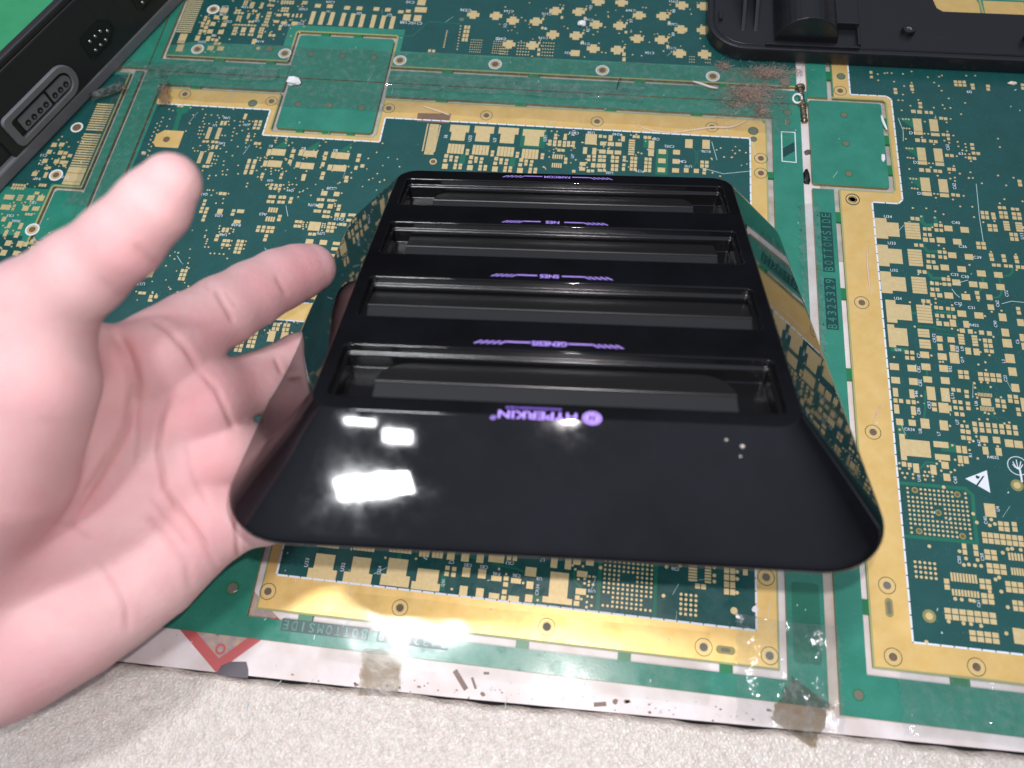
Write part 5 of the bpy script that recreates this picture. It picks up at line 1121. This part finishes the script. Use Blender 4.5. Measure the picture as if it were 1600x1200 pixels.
strand('glue_strand', 'long dried glue wisp on the right board gold border', 'glue', [(1357, 385), (1355, 405), (1358, 440), (1362, 462)], .5, M['glue'], .2)
strand('glue_strand', 'faint glue thread above the lower hole of the right gold border', 'glue', [(1378, 632), (1370, 645), (1364, 662)], .35, M['glue'], .2)
lp = [U(1246 + 7 * math.cos(a), 154 + 7 * math.sin(a), .9) for a in np.linspace(.8, 6.6, 16)]
tag(MB().tube(lp, .6, 6).build('fibre', M['crumb'], smooth=True), 'open white loop of thread beside the screw', 'fibre', 'loose fibres and hairs')

scw = thing('screw', 'small brass screw in the gap below the black cover', 'screw', (107, 325, TABLE_Z))
s0 = U(1250, 140, -.2); s1 = U(1257, 190, -.2); ax = (s1 - s0); Ls = np.linalg.norm(ax); ax = ax / Ls
MB().tube([tuple(s0 + ax * t) for t in np.linspace(0, Ls, 40)], 1.5, 10, [1 + .28 * math.sin(i * 2.6) for i in range(40)]).build('thread', M['brass'], scw, smooth=True)
MB().tube([tuple(s0 + ax * (Ls * .48)), tuple(s0 + ax * (Ls * .55))], 2.5, 14).build('collar', M['brass'], scw)
MB().tube([tuple(s0 - ax * 2.0), tuple(s0)], 2.8, 14).build('head', M['brass'], scw, bevel=.3)

rd = random.Random(12)
dm = MB()
def fluff(cx, cy, rx, ry, n, zmax):
    for _ in range(n):
        a, rr_ = rd.uniform(0, 6.28), abs(rd.gauss(0, .5))
        P = U(cx + rx * rr_ * math.cos(a), cy + ry * rr_ * math.sin(a), rd.uniform(.2, zmax) * max(.15, 1 - rr_))
        pts = [P]; d = np.array([rd.gauss(0, 1), rd.gauss(0, 1), rd.gauss(0, .3)])
        for _k in range(3):
            d = d / np.linalg.norm(d); P = P + d * rd.uniform(.6, 1.6); P[2] = max(.15, P[2]); pts.append(P); d = d + np.array([rd.gauss(0, .5), rd.gauss(0, .5), rd.gauss(0, .2)])
        dm.tube(pts, rd.uniform(.05, .11), 3)
fluff(1172, 146, 52, 22, 1300, 1.6); fluff(1200, 114, 60, 14, 900, 1.4); fluff(1130, 105, 20, 8, 120, 1); fluff(1190, 172, 14, 16, 200, 1); fluff(1150, 165, 60, 18, 200, .6)
tag(dm.build('dust_clump', M['dust']), 'brown fluffy dust clump on the seam by the black cover', 'dust', kind='stuff')
# fine scratches and dust specks over the boards
sm_ = MB()
for _ in range(260):
    x, y = rd.uniform(200, 1600), rd.uniform(20, 1120)
    P = U(x, y, .16); a = rd.gauss(1.2, .5); L = rd.choice((.4, .5, .7, .9, 1.2, 5, 7)) * rd.uniform(.6, 1.3)
    if P[0] > 104 and P[0] < 112: continue
    e = np.array([math.cos(a), math.sin(a), 0]) * L
    sm_.ribbon([tuple(P[:2]), tuple((P + e)[:2])], rd.uniform(.1, .2) if L > 2 else rd.uniform(.2, .5), .17, .24)
for pl in ([(1525, 288), (1530, 340), (1536, 378)], [(1488, 445), (1512, 438)], [(1487, 452), (1493, 460), (1499, 465)], [(1565, 475), (1580, 471), (1600, 473)], [(414, 388), (422, 398)], [(277, 400), (284, 411)], [(1094, 262), (1130, 272), (1170, 268)], [(1112, 222), (1120, 250)], [(447, 322), (450, 338)], [(1403, 185), (1411, 205), (1411, 221)]):
    sm_.ribbon([tuple(U(*q)[:2]) for q in pl], .25, .17, .25)
tag(sm_.build('scratches_and_specks', M['scratch']), 'fine pale scratches and specks across the boards', 'scratches', kind='stuff')
# specks on the console's near slope
def con_pt(px, py):
    d = CAM_R @ np.array([px - 800., -(py - 600.), -F]); d = d / np.linalg.norm(d)
    return d
for (px_, py_, sz, k_) in ((1135, 687, .55, 1), (1160, 697, .9, 2), (1157, 713, .5, 3)):
    e0 = np.array([0, Y0, 2.7]); e1 = np.array([0, 0, CH]); nl = np.cross(np.array([1., 0, 0]), e1 - e0); nl = nl / np.linalg.norm(nl)
    Mx = np.array([list(r) for r in CM]); nw = Mx @ nl; Ow = np.array([-7.4754, 73.7604, 75.98]); p0w = Mx @ e0 + Ow
    d_ = con_pt(px_, py_); t_ = ((p0w - CAM_C) @ nw) / (d_ @ nw); Pw = CAM_C + d_ * t_
    lump('dust_speck', ('small round dust speck high on the right of the console slope', 'oblong grey dust speck right of the console slope', 'tiny lower dust speck on the console slope')[k_ - 1], 'dust speck', Pw - np.array([0, 0, sz * .25]), (sz * .8, sz * .6, sz * .5), M['fibre'], 40 + k_, group='dust specks on the console')
# bench stains
st = MB()
for _ in range(100):
    x = rd.uniform(420, 1330); yb = 1065 + (x - 420) * .068; P = U(x, yb + rd.uniform(-18, 14), TABLE_Z)
    r_ = rd.choice((.15, .2, .2, .3, .4, .9)) * rd.uniform(.7, 1.4); n_ = 9
    st.prism([(P[0] + r_ * rd.uniform(.6, 1.4) * math.cos(6.283 * i / n_), P[1] + r_ * rd.uniform(.4, 1.0) * math.sin(6.283 * i / n_)) for i in range(n_)], TABLE_Z, TABLE_Z + .08)
for pl, w in (([(712, 1050), (727, 1075)], 2.0), ([(738, 1060), (743, 1075)], 1.0), ([(930, 1101), (945, 1100)], 1.6), ([(757, 1052), (763, 1052)], 1.0)):
    st.ribbon([tuple(U(x, y, TABLE_Z)[:2]) for x, y in pl], w, TABLE_Z, TABLE_Z + .1)
tag(st.build('bench_stains', M['stain']), 'dark scuffs and stains on the white bench edge', 'stains', kind='stuff')
#PART4
# ------------------------------------------------------------------ the hand: one continuous surface from a blended distance field
def hp(x, y, D, r): return (UD(x, y, D), r * D / F)
PALM = [
    [hp(255, 545, 262, 58), hp(95, 690, 262, 66), hp(-60, 800, 248, 80)],
    [hp(318, 618, 270, 56), hp(130, 745, 268, 66), hp(-70, 850, 252, 82)],
    [hp(345, 705, 276, 54), hp(150, 820, 264, 72), hp(-80, 900, 254, 88)],
    [hp(322, 828, 276, 60), hp(240, 900, 272, 72), hp(120, 978, 264, 82), hp(0, 1040, 258, 92), hp(-160, 1100, 254, 100)],
    [hp(58, 496, 222, 76), hp(50, 600, 222, 98), hp(0, 735, 232, 108), hp(-90, 850, 244, 104)],
    [hp(-60, 830, 250, 112), hp(-330, 900, 252, 118)],
    [hp(-80, 985, 254, 112), hp(-330, 1060, 254, 112)],
    [hp(150, 545, 250, 40), hp(60, 570, 234, 64)],
]
THUMB = [hp(64, 478, 220, 76), hp(128, 426, 214, 67), hp(188, 378, 209, 61), hp(240, 322, 206, 54), hp(268, 285, 206, 44)]
INDEX = [hp(252, 550, 262, 60), hp(300, 515, 272, 57), hp(350, 485, 282, 54), hp(395, 459, 291, 49), hp(436, 437, 299, 45.5), hp(466, 425, 305, 42), hp(488, 418, 309, 37)]
MIDDLE = [hp(318, 620, 270, 56), hp(400, 600, 291, 47), hp(470, 566, 312, 43), hp(530, 540, 332, 38)]
RING = [hp(348, 706, 277, 53), hp(425, 712, 291, 46), hp(500, 682, 316, 42), hp(545, 660, 332, 37)]
LITTLE = [hp(338, 806, 275, 56), hp(412, 804, 279, 45), hp(470, 778, 292, 40), hp(515, 752, 308, 35)]
vox = 1.5
allp = [q for ch in PALM + [THUMB, INDEX, MIDDLE, RING, LITTLE] for q in ch]
lo = np.min([q[0] - q[1] for q in allp], 0) - 5; hi = np.max([q[0] + q[1] for q in allp], 0) + 5
lo[0] = max(lo[0], UD(-210, 900, 250)[0])
dims = np.ceil((hi - lo) / vox).astype(int)

def chain_d(P, ch):
    best = []
    for (a, ra), (b, rb) in zip(ch[:-1], ch[1:]):
        ab = b - a; t = np.clip(((P - a) @ ab) / (ab @ ab), 0, 1)
        best.append(np.linalg.norm(P - a - t[..., None] * ab, axis=-1) - (ra + (rb - ra) * t))
    return best
def lse(ds, k):
    m = ds[0]
    for d in ds[1:]: m = np.minimum(m, d)
    return m - k * np.log(sum(np.exp(-(d - m) / k) for d in ds))
def smin(a, b, k):
    h = np.clip(.5 + .5 * (b - a) / k, 0, 1); return b + (a - b) * h - k * h * (1 - h)
def field(P):
    pd = []
    for ch in PALM:
        c = chain_d(P, ch); m = c[0]
        for d in c[1:]: m = np.minimum(m, d)
        pd.append(m)
    d = lse(pd, 3.2)
    d = smin(d, lse(chain_d(P, THUMB), 1.0), 7.0)
    fing = None
    for ch in (INDEX, MIDDLE, RING, LITTLE):
        e = lse(chain_d(P, ch), 1.0)
        fing = e if fing is None else smin(fing, e, 1.5)
    return smin(d, fing, 7.0)

gx, gy, gz = [lo[i] + vox * np.arange(dims[i] + 1) for i in range(3)]
val = np.empty((len(gx), len(gy), len(gz)), np.float32)
for i, x in enumerate(gx):
    Y, Z = np.meshgrid(gy, gz, indexing='ij'); P = np.stack([np.full_like(Y, x), Y, Z], -1)
    val[i] = field(P)
ins = val < 0
# surface nets
c8 = sum(ins[a:ins.shape[0] - 1 + a, b:ins.shape[1] - 1 + b, c:ins.shape[2] - 1 + c].astype(np.int8) for a in (0, 1) for b in (0, 1) for c in (0, 1))
act = (c8 > 0) & (c8 < 8)
idx = -np.ones(act.shape, np.int64); cells = np.argwhere(act); idx[tuple(cells.T)] = np.arange(len(cells))
V = lo + (cells + .5) * vox
for _ in range(6):       # pull every vertex onto the field's zero level
    e = .4; d0 = field(V)
    g = np.stack([field(V + np.eye(3)[k] * e) - field(V - np.eye(3)[k] * e) for k in range(3)], -1) / (2 * e)
    gn = np.maximum(np.linalg.norm(g, axis=-1, keepdims=True), .3)
    V = V - np.clip(d0[:, None], -1, 1) * g / gn ** 2 * .8
NRM = g / gn
faces = []
for axis in range(3):
    sl0 = [slice(None)] * 3; sl1 = [slice(None)] * 3; sl0[axis] = slice(0, -1); sl1[axis] = slice(1, None)
    cr = ins[tuple(sl0)] != ins[tuple(sl1)]
    e = np.argwhere(cr); o1, o2 = [(1, 2), (2, 0), (0, 1)][axis]
    ok = (e[:, o1] > 0) & (e[:, o2] > 0) & (e[:, o1] < act.shape[o1]) & (e[:, o2] < act.shape[o2]); e = e[ok]
    q = []
    for (s1_, s2_) in ((0, 0), (1, 0), (1, 1), (0, 1)):
        c = e.copy(); c[:, o1] -= s1_; c[:, o2] -= s2_; q.append(idx[tuple(c.T)])
    q = np.stack(q, -1); fl = ins[tuple(e.T)]
    q[~fl] = q[~fl][:, ::-1]; faces.append(q[(q >= 0).all(1)])
FC = np.concatenate(faces)
# relax slightly and refine once so that skin creases can be cut in
def subdivide(V, FC):
    n = len(V); E = {}
    ed = np.sort(np.concatenate([FC[:, [i, (i + 1) % 4]] for i in range(4)]), axis=1)
    ue, inv = np.unique(ed, axis=0, return_inverse=True); inv = inv.ravel()
    m = len(FC); mids = (V[ue[:, 0]] + V[ue[:, 1]]) / 2; ctr = V[FC].mean(1)
    e = [n + inv[i * m:(i + 1) * m] for i in range(4)]; c = n + len(ue) + np.arange(m)
    newf = np.concatenate([np.stack([FC[:, i], e[i], c, e[(i - 1) % 4]], -1) for i in range(4)])
    return np.concatenate([V, mids, ctr]), newf
V, FC = subdivide(V, FC)
for _ in range(3):
    e = .4; d0 = field(V)
    g = np.stack([field(V + np.eye(3)[k] * e) - field(V - np.eye(3)[k] * e) for k in range(3)], -1) / (2 * e)
    gn = np.maximum(np.linalg.norm(g, axis=-1, keepdims=True), .3)
    V = V - np.clip(d0[:, None], -.6, .6) * g / gn ** 2 * .9
NRM = g / gn
# creases: lines of the palm and finger joints, laid over the side of the hand that faces up
CREASES = [
    ([(166, 500), (188, 530), (203, 570), (207, 620), (196, 670), (172, 716), (142, 762), (112, 806)], 9, 2.2), ([(172, 512), (196, 548), (212, 600), (208, 650)], 18, 2.6),
    ([(212, 545), (216, 620), (214, 690), (208, 740)], 6, .9),
    ([(229, 495), (262, 516), (290, 545), (312, 582)], 7, 1.5),
    ([(334, 448), (346, 468), (357, 486), (367, 506)], 6, 1.5), ([(318, 440), (326, 452)], 5, .6), ([(350, 452), (362, 470), (370, 480)], 5, .5),
    ([(431, 430), (438, 444), (449, 464)], 5, 1.1),
    ([(267, 612), (252, 660), (248, 705), (258, 762), (284, 800), (318, 846), (341, 892)], 7, 1.9),
    ([(310, 580), (338, 610), (358, 655), (366, 672)], 6, 1.4),
    ([(176, 690), (150, 745), (120, 800), (104, 836)], 7, 1.0),
    ([(366, 780), (369, 820), (372, 884)], 5, 1.3), ([(430, 558), (441, 584)], 5, .9),
    ([(152, 876), (180, 915), (197, 950), (200, 990)], 7, 1.0), ([(225, 800), (260, 840), (290, 880), (300, 930)], 9, .8),
    ([(60, 815), (110, 822), (150, 850)], 8, .7), ([(290, 690), (300, 740), (330, 800)], 7, .7), ([(230, 770), (262, 812), (300, 862)], 6, .7),
    ([(205, 380), (236, 404), (252, 414)], 9, .8), ([(150, 432), (190, 462), (212, 470)], 8, .5),
]
pxy = project(V); view = CAM_C - V; view /= np.linalg.norm(view, axis=-1, keepdims=True)
facing = np.clip((NRM * view).sum(-1) * 2.5, 0, 1)
disp = np.zeros(len(V)); redn = np.zeros(len(V))
for pl, w, dep in CREASES:
    pl = np.array(pl, float); best = np.full(len(V), 1e9); bt = np.zeros(len(V)); nseg = len(pl) - 1
    for k in range(nseg):
        a, b = pl[k], pl[k + 1]; ab = b - a; t = np.clip(((pxy - a) @ ab) / (ab @ ab), 0, 1)
        dd = np.linalg.norm(pxy - a - t[:, None] * ab, axis=-1); m = dd < best; best[m] = dd[m]; bt[m] = (k + t[m]) / nseg
    fade = np.clip(np.minimum(bt, 1 - bt) * 6, .15, 1)
    gz_ = np.exp(-(best / (w * .75)) ** 2); bulge = np.exp(-((best - w * 1.5) / (w * .9)) ** 2)
    disp += facing * fade * (-dep * .55 * gz_ + dep * .05 * bulge); redn = np.maximum(redn, facing * fade * gz_ * min(1, dep / 1.4))
# soft unevenness of the flesh
for (fx_, fy_, fz_, am) in ((.05, .08, .06, .35), (.13, .1, .12, .18), (.21, .27, .19, .10)):
    disp += am * np.sin(V[:, 0] * fx_ + 1.3) * np.sin(V[:, 1] * fy_ + .4) * np.cos(V[:, 2] * fz_)
V = V + NRM * disp[:, None]
me = bpy.data.meshes.new('hand'); me.from_pydata((V * S).tolist(), [], FC.tolist()); me.update()
ca = me.color_attributes.new('crease', 'FLOAT_COLOR', 'POINT')
# flush: redder pads of fingertips, mounds of the palm
flush = np.zeros(len(V))
for (x, y, r, a) in ((478, 425, 45, .8), (410, 452, 35, .45), (345, 520, 45, .5), (300, 640, 60, .7), (330, 740, 60, .7), (300, 820, 60, .5), (60, 820, 90, .45), (200, 560, 50, .4), (235, 420, 60, .35), (380, 600, 40, .5), (40, 1060, 90, .35), (250, 470, 40, .2)):
    flush = np.maximum(flush, a * np.exp(-(((pxy - np.array([x, y])) ** 2).sum(-1)) / r ** 2))
cd = np.ones((len(V), 4), np.float32); cd[:, 0] = redn; cd[:, 1] = flush; cd[:, 2] = 0
ca.data.foreach_set('color', cd.ravel())

sk = bpy.data.materials.new('skin'); sk.use_nodes = True; nt = sk.node_tree; b = nt.nodes['Principled BSDF']
at = nt.nodes.new('ShaderNodeAttribute'); at.attribute_name = 'crease'; sep = nt.nodes.new('ShaderNodeSeparateColor'); nt.links.new(at.outputs['Color'], sep.inputs[0])
geo = nt.nodes.new('ShaderNodeNewGeometry')
n1 = nt.nodes.new('ShaderNodeTexNoise'); n1.inputs['Scale'].default_value = 55; n1.inputs['Detail'].default_value = 5; nt.links.new(geo.outputs['Position'], n1.inputs['Vector'])
mixA = nt.nodes.new('ShaderNodeMix'); mixA.data_type = 'RGBA'; mixA.inputs[6].default_value = (0.72, 0.46, 0.45, 1); mixA.inputs[7].default_value = (0.69, 0.40, 0.40, 1)
mr = nt.nodes.new('ShaderNodeMapRange'); mr.inputs[1].default_value = .38; mr.inputs[2].default_value = .65; nt.links.new(n1.outputs['Fac'], mr.inputs[0]); nt.links.new(mr.outputs[0], mixA.inputs[0])
mixB = nt.nodes.new('ShaderNodeMix'); mixB.data_type = 'RGBA'; mixB.inputs[7].default_value = (0.66, 0.28, 0.30, 1)
mb_ = nt.nodes.new('ShaderNodeMath'); mb_.operation = 'MULTIPLY'; mb_.inputs[1].default_value = .75; nt.links.new(sep.outputs[1], mb_.inputs[0]); nt.links.new(mb_.outputs[0], mixB.inputs[0]); nt.links.new(mixA.outputs[2], mixB.inputs[6])
mixC = nt.nodes.new('ShaderNodeMix'); mixC.data_type = 'RGBA'; mixC.inputs[7].default_value = (0.44, 0.17, 0.15, 1)
mc_ = nt.nodes.new('ShaderNodeMath'); mc_.operation = 'MULTIPLY'; mc_.inputs[1].default_value = .28; nt.links.new(sep.outputs[0], mc_.inputs[0]); nt.links.new(mc_.outputs[0], mixC.inputs[0]); nt.links.new(mixB.outputs[2], mixC.inputs[6])
nt.links.new(mixC.outputs[2], b.inputs['Base Color'])
b.inputs['Roughness'].default_value = .6; b.inputs['Specular IOR Level'].default_value = .3
b.inputs['Subsurface Weight'].default_value = .6; b.inputs['Subsurface Radius'].default_value = (1.0, .32, .2); b.inputs['Subsurface Scale'].default_value = .004
n2 = nt.nodes.new('ShaderNodeTexNoise'); n2.inputs['Scale'].default_value = 420; n2.inputs['Detail'].default_value = 6; n2.inputs['Roughness'].default_value = .7; nt.links.new(geo.outputs['Position'], n2.inputs['Vector'])
bp = nt.nodes.new('ShaderNodeBump'); bp.inputs['Strength'].default_value = .45; bp.inputs['Distance'].default_value = .0007; nt.links.new(n2.outputs['Fac'], bp.inputs['Height']); nt.links.new(bp.outputs[0], b.inputs['Normal'])
hand = link('hand', me, sk, smooth=True)
tag(hand, 'open bare left hand, palm up, supporting the console from the left', 'hand')
